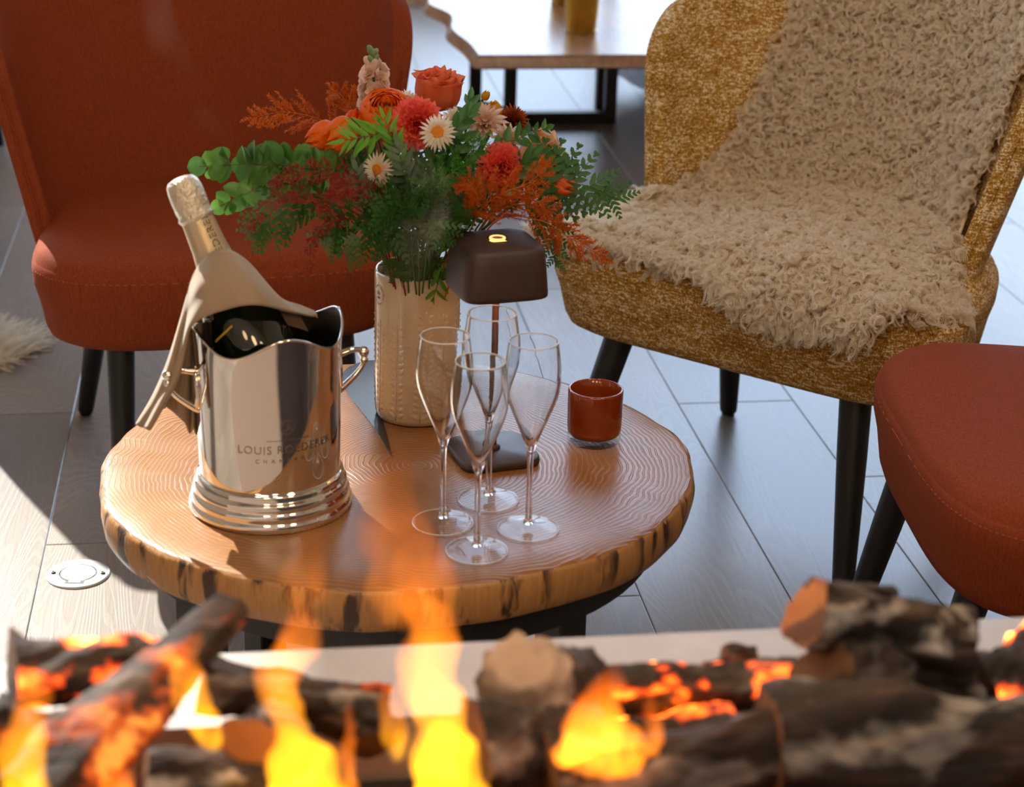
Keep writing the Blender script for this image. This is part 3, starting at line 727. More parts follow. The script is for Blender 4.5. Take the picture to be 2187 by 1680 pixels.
# ------------------------------------------------------------------ ceramic vase
VS = Vector((.1886, 2.085, TZ)); VH = .184; VR = .0505
def build_vase():
    t = thing('vase', VS, 'cream ceramic cylinder vase with embossed leaf sprigs holding the flowers', 'vase')
    cm, nt, b = new_mat('cream_glaze', (.70, .60, .46), .10); v = nd(nt, 'TexCoord').outputs['Object']
    z = nd(nt, 'SeparateXYZ', {0: v}).outputs[2]
    low = ramp(nt, z, [(.052, g(1)), (.0535, g(0))])
    n1 = noise(nt, v, 60.0, 3.0); c = mixc(nt, n1, (.64, .53, .40), (.74, .65, .51))
    c = mixc(nt, math_n(nt, 'MULTIPLY', low, .35), c, (.62, .45, .28))
    sp_ = ramp(nt, noise(nt, v, 420.0, 1.0), [(.70, g(0)), (.74, g(1))]); c = mixc(nt, math_n(nt, 'MULTIPLY', sp_, .5), c, (.30, .18, .09))
    nt.links.new(c, b.inputs['Base Color']); b.inputs['Coat Weight'].default_value = .5
    prof = [(.0001, .0), (.044, .0), (.0485, .002), (.0500, .008), (.0503, .02), (.0505, .1), (.0505, VH - .010), (.0500, VH - .003), (.0485, VH), (.0468, VH - .002), (.0460, VH - .008), (.0455, .03), (.044, .012), (.0001, .010)]
    MB().lathe(prof, 72, False, False).build('vase_body', cm, t)
    emb = cm
    def sprig(ac, z0, z1, w, lean):
        mb = MB(); n = int((z1 - z0) / .0078)
        def pt(x, z, d): a = ac + (x + lean * (z - z0)) / VR; r = VR - .0003 + d; return (r * math.cos(a), r * math.sin(a), z)
        mb.tube([pt(0, z0 + (z1 - z0) * i / 24, .0003) for i in range(25)], .0008, 6)
        for i in range(n):
            z = z0 + .004 + i * .0078; sc = min(1, (z1 - z) / .02 + .45)
            for s in (-1, 1):
                c0 = (s * (.0022 + w * .35 * sc), z + .0022)
                k = len(mb.v); ring = 10
                L, W = w * .46 * sc, .0033 * sc
                vs = [pt(c0[0], c0[1], .0017)]
                for q in range(ring):
                    a = 2 * PI * q / ring; dx, dz = L * math.cos(a), W * math.sin(a)
                    ca, sa = math.cos(.55), math.sin(.55)
                    vs.append(pt(c0[0] + s * (dx * ca - dz * sa), c0[1] + dx * sa + dz * ca, -.0001))
                mb.add(vs, [(0, 1 + q, 1 + (q + 1) % ring) if s > 0 else (0, 1 + (q + 1) % ring, 1 + q) for q in range(ring)])
        mb.build('embossed_sprig', emb, t)
    f0 = rad(265)
    for i, (da, z0, z1, w, ln) in enumerate([(-62, .012, .128, 0.0098, .03), (-30, .008, .128, 0.0113, .02), (4, .008, .146, 0.0113, .05), (34, .02, .140, 0.0113, .02), (66, .02, .148, 0.0098, .03), (100, .01, .13, 0.0109, 0), (140, .01, .14, 0.0109, 0), (180, .01, .13, 0.0109, 0), (220, .01, .14, 0.0109, 0), (258, .01, .13, 0.0109, 0)]):
        sprig(f0 + rad(da), z0, z1, w, ln)
    # round maker's sticker near the rim
    a0 = f0 + rad(-62)
    def wrap(x, y, d=.0004): a = a0 + x / VR; r = VR + d; return (r * math.cos(a), r * math.sin(a), .158 + y)
    dk = new_mat('sticker_ink', (.06, .05, .05), .5)[0]; wh = new_mat('sticker_clear', (.72, .67, .60), .3)[0]
    n = 32; MB().add([wrap(0, 0)] + [wrap(.0105 * math.cos(2 * PI * i / n), .0125 * math.sin(2 * PI * i / n)) for i in range(n)], [(0, 1 + i, 1 + (i + 1) % n) for i in range(n)]).build('sticker', wh, t)
    mb = MB()
    for i in range(30):
        a = 2 * PI * i / 30
        if i % 7 == 6: continue
        mb.add([wrap((.0086 + e) * math.cos(a + d), (.0104 + e) * math.sin(a + d), .0006) for e, d in ((0, -.06), (.0012, -.06), (.0012, .06), (0, .06))], [(0, 1, 2, 3)])
    for (x, y, L, W, an) in ((0, -.0035, .0045, .0016, .1), (-.0022, .001, .0028, .0009, 1.9), (.0016, .0018, .0028, .0009, 1.2), (-.0002, .0035, .0022, .0008, 1.57)):
        ca, sa = math.cos(an), math.sin(an)
        mb.add([wrap(x + ca * L * p - sa * W * q, y + sa * L * p + ca * W * q, .0006) for p, q in ((-1, 0), (0, -1), (1, 0), (0, 1))], [(0, 1, 2, 3)])
    mb.build('sticker_print', dk, t, smooth=False)['kind'] = 'stuff'
build_vase()

# ------------------------------------------------------------------ floor outlet
def build_outlet():
    p = atz(167, 1227, 0)
    t = thing('floor_outlet', (p.x, p.y, 0), 'round steel floor outlet with hinged lid set in the planks', 'floor outlet', None, rad(-6))
    sm = new_mat('brushed_steel', (.62, .62, .62), .28, .9)[0]; dk = new_mat('outlet_gap', (.03, .03, .03), .6)[0]
    MB().lathe([(.0275, .0012), (.0275, .003), (.044, .003), (.0455, .0022), (.0458, .0004), (.0275, .0004), (.0275, .0012)], 72, False, False).build('plate', sm, t, smooth=False)
    MB().lathe([(.0001, .0008), (.0274, .0008)], 60, False, False).build('recess', dk, t, smooth=False)
    MB().lathe([(.0001, .0008), (.0254, .0009), (.0258, .0014), (.0258, .0028), (.0252, .0034), (.0001, .0034)], 60, False, False).build('lid', sm, t, smooth=False)
    MB().box((-.0135, -.0330, .0028), (.0135, -.0245, .0034)).build('hinge_recess', dk, t, smooth=False)
    MB().box((-.0085, -.0320, .0030), (.0085, -.0245, .0040), .0004).build('hinge', sm, t, smooth=False)
    for s in (-1, 1):
        o = MB().lathe([(.0035, .003), (.0035, .0046), (.0028, .0052), (.0015, .0052), (.0015, .0040), (.0001, .0040)], 20, True, False, Matrix.Translation((s * .036, 0, 0))).build('screw', new_mat('screw_dark', (.10, .10, .10), .4, .8)[0], t)
    MB().lathe([(.0001, .00315), (.0065, .00315)], 24, False, False, Matrix.Translation((0, .0262, 0)) @ Matrix.Diagonal((1, .45, 1, 1))).build('finger_notch', dk, t, smooth=False)
    mk_ = MB()
    for i in range(7): mk_.box((-.0075 + i * .0022, .0352, .0030), (-.0062 + i * .0022, .0372, .00325))
    for x, y in ((-.004, .0185), (-.0015, .0175), (.0012, .0165), (.003, .019)): mk_.box((x, y, .0034), (x + .0016, y + .0012, .0036))
    mk_.build('stamped_marks', dk, t, smooth=False)['kind'] = 'stuff'
build_outlet()

# ------------------------------------------------------------------ sheepskin on the mustard armchair
YM = Matrix.Translation(Vector(YL)) @ Matrix.Rotation(YA, 4, 'Z') @ Matrix.Diagonal((1.14, 1, 1, 1))
def sk_left(q):  return float(np.interp(q, [0, .25, .45, .52, .58, .9, 1], [-.13, -.155, -.185, -.22, -.278, -.285, -.262]))
def sk_right(q): return float(np.interp(q, [0, .12, .3, .45, .55, .7, .85, 1], [.235, .225, .205, .19, .225, .278, .258, .21]))
def sk_over(x):  return float(np.interp(x, [-.3, -.06, -.01, .05, .12, .19, .24, .28], [-.030, -.030, -.022, .004, .018, .006, -.015, -.030]))
def skin_at(p, q):
    l, r = sk_left(q), sk_right(q); x = l + (r - l) * (p + 1) / 2
    if q < .5:
        s = q / .5; z = .86 + (.475 - .86) * s; k = z - .285
        a = (.238 + .215 * k) * .87 - .026; b = .222 + .02 * k - .030
        c = min(.995, abs(x) / a); sn = (1 - c ** 2.05) ** (1 / 2.05)
        y = b * sn - .055 + k * (.25 + .09 * sn)
        if s > .8: y -= .02 * ((s - .8) / .2) ** 2
        return Vector((x, y, z))
    if q < .86:
        s = (q - .5) / .36; k = .19; a = (.238 + .215 * k) * .87 - .026; c = min(.995, abs(x) / a); sn = (1 - c ** 2.05) ** (1 / 2.05)
        yb = .182 * sn - .055 + k * (.25 + .09 * sn) - .02
        y = yb + (-.245 - yb) * s
        e = max(abs(x) / .285, abs(y + .02) / .262); z = .450 + .008 - .030 * max(0, e - .80) / .2 - .010 * max(0, e - .5)
        z += .014 * math.exp(-((s - .12) / .12) ** 2) + .010 * math.sin(x * 14 + 1.0) * math.sin(PI * s)
        z += .016 * math.exp(-((x - .12) / .09) ** 2 - ((s - .85) / .25) ** 2)
        return Vector((x, y, z))
    s = (q - .86) / .14; ov = sk_over(x); L = .035 + ov; d = s * L
    if d < .035:
        t = d / .035; y = -.245 - .034 * math.sin(t * PI / 2); z = .442 - .026 * (1 - math.cos(t * PI / 2)) + .016 * math.exp(-((x - .12) / .09) ** 2) * (1 - t)
    else:
        y = -.279 + .004 * (d - .035) / .1; z = .416 - (d - .035)
    return Vector((x, y, z))
def build_sheepskin():
    t = thing('sheepskin', YM.translation + Vector((0, 0, .45)), 'cream curly sheepskin thrown over the seat and back of the mustard armchair', 'sheepskin')
    inv = Matrix.Translation(-t.location) @ YM
    P = [[inv @ skin_at(-1 + 2 * i / 40, j / 80) for i in range(41)] for j in range(81)]
    hm = new_mat('hide_leather', (.78, .62, .44), .9)[0]
    o = MB().grid(P).build('hide', hm, t); md = o.modifiers.new('solid', 'SOLIDIFY'); md.thickness = .004; md.offset = 0
    R = np.random.default_rng(7)
    NC, NS, NP = 8500, 16, 9
    roots = []; nrm = []; flow = []; lens = []; zone = []
    tries = 0
    while len(roots) < NC and tries < NC * 4:
        tries += 1
        q = R.uniform(0, 1) ** .95; p = R.uniform(-1.02, 1.02)
        a = inv @ skin_at(max(-1, min(1, p)), q); e = .01
        du = (inv @ skin_at(max(-1, min(1, p + e)), q)) - (inv @ skin_at(max(-1, min(1, p - e)), q))
        dv = (inv @ skin_at(p, min(1, q + e))) - (inv @ skin_at(p, max(0, q - e)))
        n = dv.cross(du)
        if n.length < 1e-9 or dv.length < 1e-9: continue
        n.normalize()
        if q < .5 and n.dot(_C - t.location - a) < 0: n = -n
        if q >= .5 and n.z < -.05: n = -n
        f = dv.normalized()
        edge = max(0, abs(p) - .82) / .18
        f = f * (.55 + .5 * (q > .86)) + du.normalized() * (edge * math.copysign(1.2, p))
        roots.append(a); nrm.append(n); flow.append(f); lens.append(.027 + (.005 if q > .8 else 0) + .012 * edge); zone.append(q)
    roots = np.array(roots); nrm = np.array(nrm); flow = np.array(flow); lens = np.array(lens); zone = np.array(zone); K = len(roots)
    # clump axes
    rnd_dir = R.normal(size=(K, 3)) * .34
    axis = nrm * .62 + flow * .62 + rnd_dir; axis /= np.linalg.norm(axis, axis=1)[:, None]
    grav = np.array([0, 0, -1.0])
    side = np.cross(axis, nrm); side /= np.linalg.norm(side, axis=1)[:, None] + 1e-9; side2 = np.cross(axis, side)
    ph = R.uniform(0, 2 * PI, K); turns = R.uniform(1.0, 2.1, K) * np.where(R.random(K) < .5, 1, -1); cr_ = R.uniform(.0035, .008, K)
    ln = lens * R.uniform(.75, 1.2, K)
    s = np.linspace(0, 1, NP)
    # strands
    j1 = R.normal(size=(K, NS, 3)); j1 -= (j1 * nrm[:, None, :]).sum(-1, keepdims=True) * nrm[:, None, :]; j1 *= .0040
    sl = R.uniform(.8, 1.12, (K, NS)); dph = R.normal(size=(K, NS)) * .35
    S = s[None, None, :]
    L = ln[:, None, None] * sl[:, :, None] * S
    ang = ph[:, None, None] + dph[:, :, None] + turns[:, None, None] * 2 * PI * S
    rad_ = cr_[:, None, None] * np.sin(PI * .5 * np.minimum(1, S * 1.6))
    pos = roots[:, None, None, :] + j1[:, :, None, :] * (1 - .88 * S[..., None] ** .75)
    pos = pos + axis[:, None, None, :] * (L * (1 - .12 * S))[..., None]
    pos = pos + side[:, None, None, :] * (np.cos(ang) * rad_ - np.cos(ph)[:, None, None] * 0)[..., None] + side2[:, None, None, :] * (np.sin(ang) * rad_)[..., None]
    pos = pos + grav * (.010 * S ** 2 * (1 + .4 * (zone[:, None, None] > .84)))[..., None]
    pos[:, :, 0, :] = roots[:, None, :] + j1
    pos = pos.reshape(-1, 3).astype(np.float32)
    n_c = K * NS
    hc = bpy.data.hair_curves.new('wool'); hc.add_curves([NP] * n_c)
    hc.points.foreach_set('position', pos.ravel())
    rr = np.tile((.00045 * (1 - .65 * s)).astype(np.float32), n_c)
    at_ = hc.attributes.get('radius') or hc.attributes.new('radius', 'FLOAT', 'POINT'); at_.data.foreach_set('value', rr)
    wm, nt, b = new_mat('cream_wool', rough=.75)
    hi = nd(nt, 'HairInfo'); c = ramp(nt, hi.outputs['Intercept'], [(0, (.60, .47, .33)), (.35, (.90, .80, .64)), (1, (.98, .94, .86))])  # roots coloured darker to paint shade deep between the locks
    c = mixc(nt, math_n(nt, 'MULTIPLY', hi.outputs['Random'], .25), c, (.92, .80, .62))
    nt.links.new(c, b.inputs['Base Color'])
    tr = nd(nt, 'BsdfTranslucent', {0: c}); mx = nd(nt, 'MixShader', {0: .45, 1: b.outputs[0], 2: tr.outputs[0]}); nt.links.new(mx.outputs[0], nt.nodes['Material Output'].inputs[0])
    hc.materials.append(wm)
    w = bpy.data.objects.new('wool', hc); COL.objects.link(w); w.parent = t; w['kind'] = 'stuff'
build_sheepskin()

# ------------------------------------------------------------------ bouquet
VN = VS + Vector((0, 0, VH))                       # vase mouth
GREEN_D = leafmat('fern_green', (.022, .090, .016), (.055, .19, .036), .38, .30)
GREEN_L = leafmat('fresh_leaf_green', (.11, .33, .025), (.20, .50, .05), .45, .45)
GREEN_R = leafmat('ruscus_green', (.034, .125, .030), (.080, .24, .050), .35, .30)
EUCA = leafmat('eucalyptus_green', (.035, .115, .045), (.20, .46, .060), .42, .45, 60)
GREYG = leafmat('grey_green_leaf', (.075, .14, .08), (.14, .22, .13), .5, .3)
FEATH = leafmat('asparagus_green', (.040, .19, .018), (.09, .32, .030), .5, .35)
RUSTF = leafmat('rust_dyed_fern', (.55, .105, .006), (.80, .21, .015), .6, .35)
REDF = leafmat('red_dyed_fern', (.26, .016, .010), (.42, .045, .025), .6, .3)
STEMM = leafmat('green_stem', (.05, .12, .03), (.09, .17, .05), .5, .1)
BROWNST = leafmat('brown_stem', (.10, .055, .03), (.16, .09, .05), .6, .1)
def petm(name, a, b, tr=.5): return leafmat(name, a, b, .5, tr, 40)
ORANGE = petm('orange_petal', (.95, .17, .006), (.98, .32, .015))
ORDEEP = petm('deep_orange_petal', (.90, .10, .008), (.95, .22, .014))
CORAL = petm('coral_petal', (.95, .12, .08), (.98, .26, .18))
SALMON = petm('salmon_rose_petal', (.85, .13, .05), (.97, .36, .15))
PEACH = petm('peach_petal', (.82, .44, .20), (.92, .60, .36))
BLUSH = petm('blush_petal', (.80, .55, .42), (.90, .74, .62))
CREAM = petm('cream_petal', (.86, .76, .58), (.93, .86, .72))
YELLOW = petm('yellow_petal', (.72, .36, .015), (.84, .50, .03))
BRONZE = petm('bronze_petal', (.24, .035, .006), (.42, .085, .010), .2)
DISC = new_mat('yellow_disc', (.60, .20, .008), .8)[0]
BUDG = leafmat('bud_green', (.16, .28, .10), (.30, .42, .18), .5, .2)

def quat_to(d, spin=0.0):
    q = Vector(d).normalized().to_track_quat('Z', 'Y')
    return q @ Vector((0, 0, 1)).rotation_difference(Vector((0, 0, 1))) if spin == 0 else q @ Matrix.Rotation(spin, 3, 'Z').to_quaternion()
def bloom(name, pos, face, label, cat='flower', group='flowers in the vase', stem=True, spin=0.0, stemmat=None):
    """Empty at the bloom, z towards the way it faces; stem runs down into the vase"""
    q = quat_to(face, spin); t = thing(name, pos, label, cat, group, rot=q)
    if stem:
        p = Vector(pos); d = Vector(face).normalized()
        a = p - d * .02; foot = Vector((VS.x + (p.x - VS.x) * .12, VS.y + (p.y - VS.y) * .12, VN.z - .02)); end = Vector((VS.x - (p.x - VS.x) * .08, VS.y - (p.y - VS.y) * .08, TZ + .03))
        path = catmull([p, a, (a + foot) / 2 + Vector((0, 0, .012)), foot, end], 4)
        inv = (Matrix.Translation(t.location) @ q.to_matrix().to_4x4()).inverted()
        MB().tube([inv @ Vector(x) for x in path], .0017, 6).build('stem', stemmat or STEMM, t)
    return t
def rev_petal(prof, dphi, nu=6, nv=8, ruf=0.0, rk=5, tip=.3, seed=0, notch=0.0, fold=0.0):
    """petal = patch of a surface of revolution; prof list of (r, z) base to tip, opened dphi to each side"""
    prof = catmull(prof, 4); m = len(prof) - 1; P = []
    rr = random.Random(seed); ph = rr.uniform(0, 6)
    for j in range(nv + 1):
        v = j / nv; r, z = prof[min(m, int(round(v * m)))]
        w = (math.sin(PI * min(1, .12 + .62 * v)) ** .8) * (1 if v < .7 else math.sqrt(max(.02, 1 - ((v - .7) / .33) ** 2)))
        row = []
        for i in range(nu + 1):
            u = -1 + 2 * i / nu
            a = u * dphi * w; k = ruf * v * v * math.sin(rk * u * 2 + ph + v * 2)
            rr_ = r * (1 + k) ; zz = z - tip * abs(z) * (u * u) * v * v * .5 + ruf * .004 * math.sin(rk * u * 3 + ph) * v - notch * .004 * math.exp(-(u / .25) ** 2) * v ** 3
            row.append((rr_ * math.cos(a), rr_ * math.sin(a), zz + fold * abs(u) * .002))
        P.append(row)
    return MB().grid(P).mesh()
def flat_petal(L, W, cup=.2, nu=4, nv=6, point=.5, arch=.0):
    P = []
    for j in range(nv + 1):
        v = j / nv; w = W * (math.sin(PI * min(1, .08 + .9 * v * (1 - .12 * point))) ** .7) * (1 - point * .55 * v ** 3)
        if j == nv: w = W * .06
        P.append([(L * v, (-1 + 2 * i / nu) * w, arch * L * math.sin(PI * v) * .5 + cup * w * ((-1 + 2 * i / nu) ** 2)) for i in range(nu + 1)])
    return MB().grid(P).mesh()
def place(name, me, mat, parent, M):
    o = bpy.data.objects.new(name, me); COL.objects.link(o)
    if not me.materials: me.materials.append(mat)
    o.parent = parent; o.matrix_local = M; return o
def RZ(a): return Matrix.Rotation(a, 4, 'Z')
def RY(a): return Matrix.Rotation(a, 4, 'Y')
def RX(a): return Matrix.Rotation(a, 4, 'X')
def TR(x, y, z): return Matrix.Translation((x, y, z))
def SCL(s): return Matrix.Diagonal((s, s, s, 1))

def rose(pos, face, R, mat, label, layers=((.30, 3), (.50, 4), (.74, 5), (1.0, 5)), H=1.35, name='rose', spin=0.0, flare=.28):
    t = bloom(name, pos, face, label, spin=spin); k = R / 1.0
    for li, (s, n) in enumerate(layers):
        r = R * s; h = R * H * (1.0 - .10 * li)
        me = rev_petal([(r * .25, -R * .55), (r * .80, -R * .35), (r * .98, R * .05), (r * (.82 + .16 * s), h * .55), (r * (.80 + (flare + .15) * s), h * .72)], 1.25 * (3 / n) ** .35 + .1, 8, 9, .05 + .05 * s, 3, .25, li)
        for i in range(n):
            place('petal', me, mat, t, RZ(2 * PI * i / n + li * 1.1) @ SCL(1 + .03 * math.sin(i * 5.1)))
    MB().lathe([(R * .12, -R * .62), (R * .32, -R * .55), (R * .30, -R * .45)], 12).build('calyx', STEMM, t)
    return t
def ranunculus(pos, face, R, mat, label):
    t = bloom('ranunculus', pos, face, label)
    for li in range(6):
        s = 1 - li * .15; r = R * s; n = 7 if li < 3 else 5
        me = rev_petal([(r * .3, -R * .6), (r * .9, -R * .35), (r * 1.04, R * .02), (r * (.93 - .02 * li), R * (.36 + .04 * li)), (r * (.72 + .0 * li), R * (.46 + .05 * li))], .62, 6, 8, .03, 3, .1, li)
        for i in range(n): place('petal', me, mat, t, RZ(2 * PI * i / n + li * .45))
    MB().sphere((0, 0, R * .22), R * .26, 12, 8).build('centre', new_mat('dark_centre', (.10, .02, .01), .8)[0], t)
def tulip(pos, face, R, mat, label, spin=0.0, op=0.0):
    t = bloom('tulip', pos, face, label, spin=spin); H = R * 2.7
    for li, s in ((0, .92), (1, 1.0)):
        r = R * s
        me = rev_petal([(r * .12, -H * .32), (r * .75, -H * .26), (r * 1.02, -H * .05), (r * (.92 + op), H * .30), (r * (.48 + 2.4 * op), H * .60)], .86, 8, 10, .05, 2, .75, li + 7)
        for i in range(3): place('petal', me, mat, t, RZ(2 * PI * i / 3 + li * PI / 3))
    return t
def carnation(pos, face, R, mat, label):
    t = bloom('carnation', pos, face, label); rr = random.Random(int(pos[0] * 9999))
    for li, (s, n, el) in enumerate(((.34, 5, 78), (.58, 7, 62), (.8, 8, 42), (.98, 9, 20), (1.0, 9, 2))):
        L = R * (.92 + .08 * li)
        P = []; nu, nv = 10, 5
        for j in range(nv + 1):
            v = j / nv; row = []
            for i in range(nu + 1):
                u = -1 + 2 * i / nu; w = .12 + .56 * v ** 1.1
                jag = (.10 * (1 if i % 2 else -1)) * (v > .9)
                row.append((L * (v + jag - .12 * u * u * v), u * w * L, L * (.11 * math.sin(u * 9 + li * 2) * v * v + .10 * v * v)))
            P.append(row)
        me = MB().grid(P).mesh()
        for i in range(n): place('petal', me, mat, t, RZ(2 * PI * i / n + li * .7 + rr.uniform(-.15, .15)) @ RY(-rad(el + rr.uniform(-7, 7))))
    MB().lathe([(R * .14, -R * .75), (R * .22, -R * .55), (R * .25, -R * .05)], 12).build('calyx', STEMM, t)
def strawflower(pos, face, R, label, mat=None):
    t = bloom('strawflower', pos, face, label); rr = random.Random(int(pos[2] * 9999))
    me = flat_petal(1, .085, .35, 4, 5, 1.0, .06); 
    for li, (s, n, el) in enumerate(((1.0, 22, 2), (.93, 20, 12), (.80, 18, 26))):
        for i in range(n): place('petal', me, mat or CREAM, t, TR(0, 0, R * .03 * li) @ RZ(2 * PI * (i + .33 * li) / n + rr.uniform(-.06, .06)) @ RY(-rad(el + rr.uniform(-5, 5))) @ SCL(R * s * rr.uniform(.9, 1.06)))
    MB().lathe([(R * .34, R * .05), (R * .36, R * .16), (R * .31, R * .27), (R * .24, R * .30), (R * .20, R * .26), (R * .12, R * .30), (R * .001, R * .31)], 24).build('disc', DISC, t)
def mum(pos, face, R, mat, label, n0=16, name='chrysanthemum', dense=False):
    t = bloom(name, pos, face, label); rr = random.Random(int(pos[0] * 7777))
    me = flat_petal(1, .14 if not dense else .10, .9, 4, 6, .35, .10)
    rows = ((1.0, n0, 12), (.95, n0, 28), (.85, n0 - 2, 46), (.7, n0 - 5, 64), (.55, 6, 80)) if not dense else ((.9, 20, -10), (.92, 20, 10), (.9, 18, 28), (.85, 16, 45), (.8, 12, 62), (.75, 8, 78))
    for li, (s, n, el) in enumerate(rows):
        for i in range(n): place('petal', me, mat, t, RZ(2 * PI * (i + .5 * (li % 2)) / n) @ RY(-rad(el + rr.uniform(-6, 6))) @ SCL(R * s * rr.uniform(.92, 1.05)))
def stock(label):
    base = aty(800, 236, 2.125); tip = aty(797, 118, 2.14)
    t = bloom('stock', base, (tip - base), label); L = (tip - base).length
    MB().tube([(0, 0, L * i / 6) for i in range(7)], [.0022 - .0002 * i for i in range(7)], 6).build('spike', STEMM, t)
    me = flat_petal(.0115, .0058, .5, 4, 6, .1, .25)
    rr = random.Random(5); fl = [(.10, 20), (.14, 150), (.16, 270), (.26, 90), (.30, 210), (.34, 330), (.42, 20), (.46, 140), (.54, 260), (.58, 50), (.66, 190)]
    for z, a in fl:
        s = 1.0 - .25 * z
        f = bpy.data.objects.new('floret', None); COL.objects.link(f); f.parent = t; f.empty_display_size = .005
        f.matrix_local = TR(0, 0, L * z) @ RZ(rad(a)) @ RY(rad(72 - 20 * z)) @ TR(0, 0, .013) @ SCL(s * 1.45)
        for i in range(9): place('petal', me, BLUSH, f, TR(0, 0, -.004) @ RZ(2 * PI * i / 5 + rr.uniform(-.2, .2)) @ RY(-(.45 if i < 5 else 1.0) + rr.uniform(-.2, .2)) @ RX(rr.uniform(-.3, .3)) @ SCL(1.0 if i < 5 else .8))
    bm_ = MB().sphere((0, 0, .005), .0042, 10, 8, (1, 1, 1.6)).mesh(); bp = MB().sphere((0, 0, .005), .005, 10, 8, (1, 1, 1.5)).mesh()
    for z, a in ((.72, 100), (.76, 230), (.78, 340)): place('bud', bp, BLUSH, t, TR(0, 0, L * z) @ RZ(rad(a)) @ RY(rad(40)) @ TR(0, 0, .004))
    for z, a in ((.84, 30), (.86, 150), (.88, 270), (.95, 90), (.96, 210), (.98, 330), (1.02, 10)): place('green_bud', bm_, BUDG, t, TR(0, 0, L * z) @ RZ(rad(a)) @ RY(rad(30)) @ TR(0, 0, .002) @ SCL(.85))

# ---- foliage
def leaf_mesh(L, W, fold=.25, arch=.12, round_=False, nv=8):
    P = []
    for j in range(nv + 1):
        v = j / nv
        w = W * (math.sin(PI * v) ** .55 if round_ else math.sin(PI * v ** .85) ** .9) if 0 < j < nv else W * .03
        P.append([(L * v, s * w, fold * abs(s) * w - arch * L * v * v) for s in (-1, -.5, 0, .5, 1)])
    return MB().grid(P).mesh()
def fern_pinna(n=5):
    """lobed, toothed side leaf of a leatherleaf fern, unit length along x"""
    mb = MB()
    for k in range(n):
        v = .06 + .86 * k / (n - 1); L = .34 * (1 - v) ** .8 + .07; W = .125 * (1 - .50 * v)
        for s in (-1, 1):
            c, sn = math.cos(.75), math.sin(.75) * s
            pts = [(0, -.5), (.25, -1), (.5, -.85), (.62, -.95), (.82, -.55), (1, 0), (.8, .6), (.6, .85), (.5, .7), (.25, .9), (0, .5)]
            q = []
            for a, b_ in pts:
                x, y = a * L, b_ * W; q.append((v + x * c - y * sn * s * .8, (x * abs(sn) + y * c * .5) * s, -.10 * v * v - .05 * a * a * L + .02 * abs(b_) * W))
            mb.add(q, [tuple(range(len(q))) if s > 0 else tuple(range(len(q) - 1, -1, -1))])
    q = [(.86, -.03, -.08), (1.06, 0, -.13), (.86, .03, -.08)]; mb.add(q, [(0, 1, 2)])
    mb.tube([(i / 6, 0, -.10 * (i / 6) ** 2) for i in range(7)], [.010, .009, .008, .007, .006, .005, .003], 4)
    return mb.mesh(False)
PIN = fern_pinna(); PIN.materials.append(GREEN_D)
def frame_at(path, i, nrm):
    p = Vector(path[i]); t = (Vector(path[min(i + 1, len(path) - 1)]) - Vector(path[max(i - 1, 0)])).normalized()
    n = Vector(nrm); n = (n - t * n.dot(t)).normalized(); y = n.cross(t)
    M = Matrix.Identity(4)
    for r in range(3): M[r][0], M[r][1], M[r][2], M[r][3] = t[r], y[r], n[r], p[r]
    return M
def spray(name, pts, label, cat='foliage', group='foliage in the vase', mat=None, r=.0012):
    """stem through world points starting inside the vase; returns thing + local path"""
    base = Vector(pts[0]); t = thing(name, base, label, cat, group)
    path = catmull([Vector(p) - base for p in pts], 8)
    k = len(path); MB().tube(path, [r * (1 - .7 * i / k) for i in range(k)], 6).build('stem', mat or STEMM, t)
    return t, path
def W(x, y, Y): return aty(x, y, Y)
def root(dx=0.0, dy=0.0): return Vector((VS.x + dx, VS.y + dy, VN.z - .055))
def fern(pts, label, width=.045, n=7, start=.35, nrm=(0, -1, .35)):
    t, path = spray('fern_frond', pts, label, mat=STEMM); K = len(path)
    for i in range(n):
        f = start + (1 - start) * (i / n); k = int(f * (K - 1)); s = width * (1 - .62 * (i / n) ** 1.3)
        for sd in (-1, 1):
            k2 = min(K - 2, k + (1 if sd > 0 else 0))
            place('pinna', PIN, GREEN_D, t, frame_at(path, k2, nrm) @ RZ(sd * rad(58 - 22 * i / n)) @ RX(sd * -.25) @ SCL(s))
    place('pinna', PIN, GREEN_D, t, frame_at(path, K - 6, nrm) @ SCL(width * .5))
    return t
def leafy(name, pts, label, me, mat, n=10, start=.3, ang=48, pair=True, nrm=(0, -1, .3), size=1.0, roll=.5, seed=0, part='leaf', stem=None):
    t, path = spray(name, pts, label, mat=stem or STEMM); K = len(path); rr = random.Random(seed)
    for i in range(n):
        k = int((start + (1 - start) * (i + .2) / n) * (K - 1))
        for sd in ((-1, 1) if pair else ((-1) ** i,)):
            s = size * (1 - .35 * i / n) * rr.uniform(.82, 1.12)
            place(part, me, mat, t, frame_at(path, min(k, K - 2), nrm) @ RZ(sd * rad(ang + rr.uniform(-14, 14))) @ RX(sd * rr.uniform(-roll, roll)) @ RY(rr.uniform(-.3, .3)) @ SCL(s))
    place(part, me, mat, t, frame_at(path, K - 2, nrm) @ SCL(size * .7))
    return t
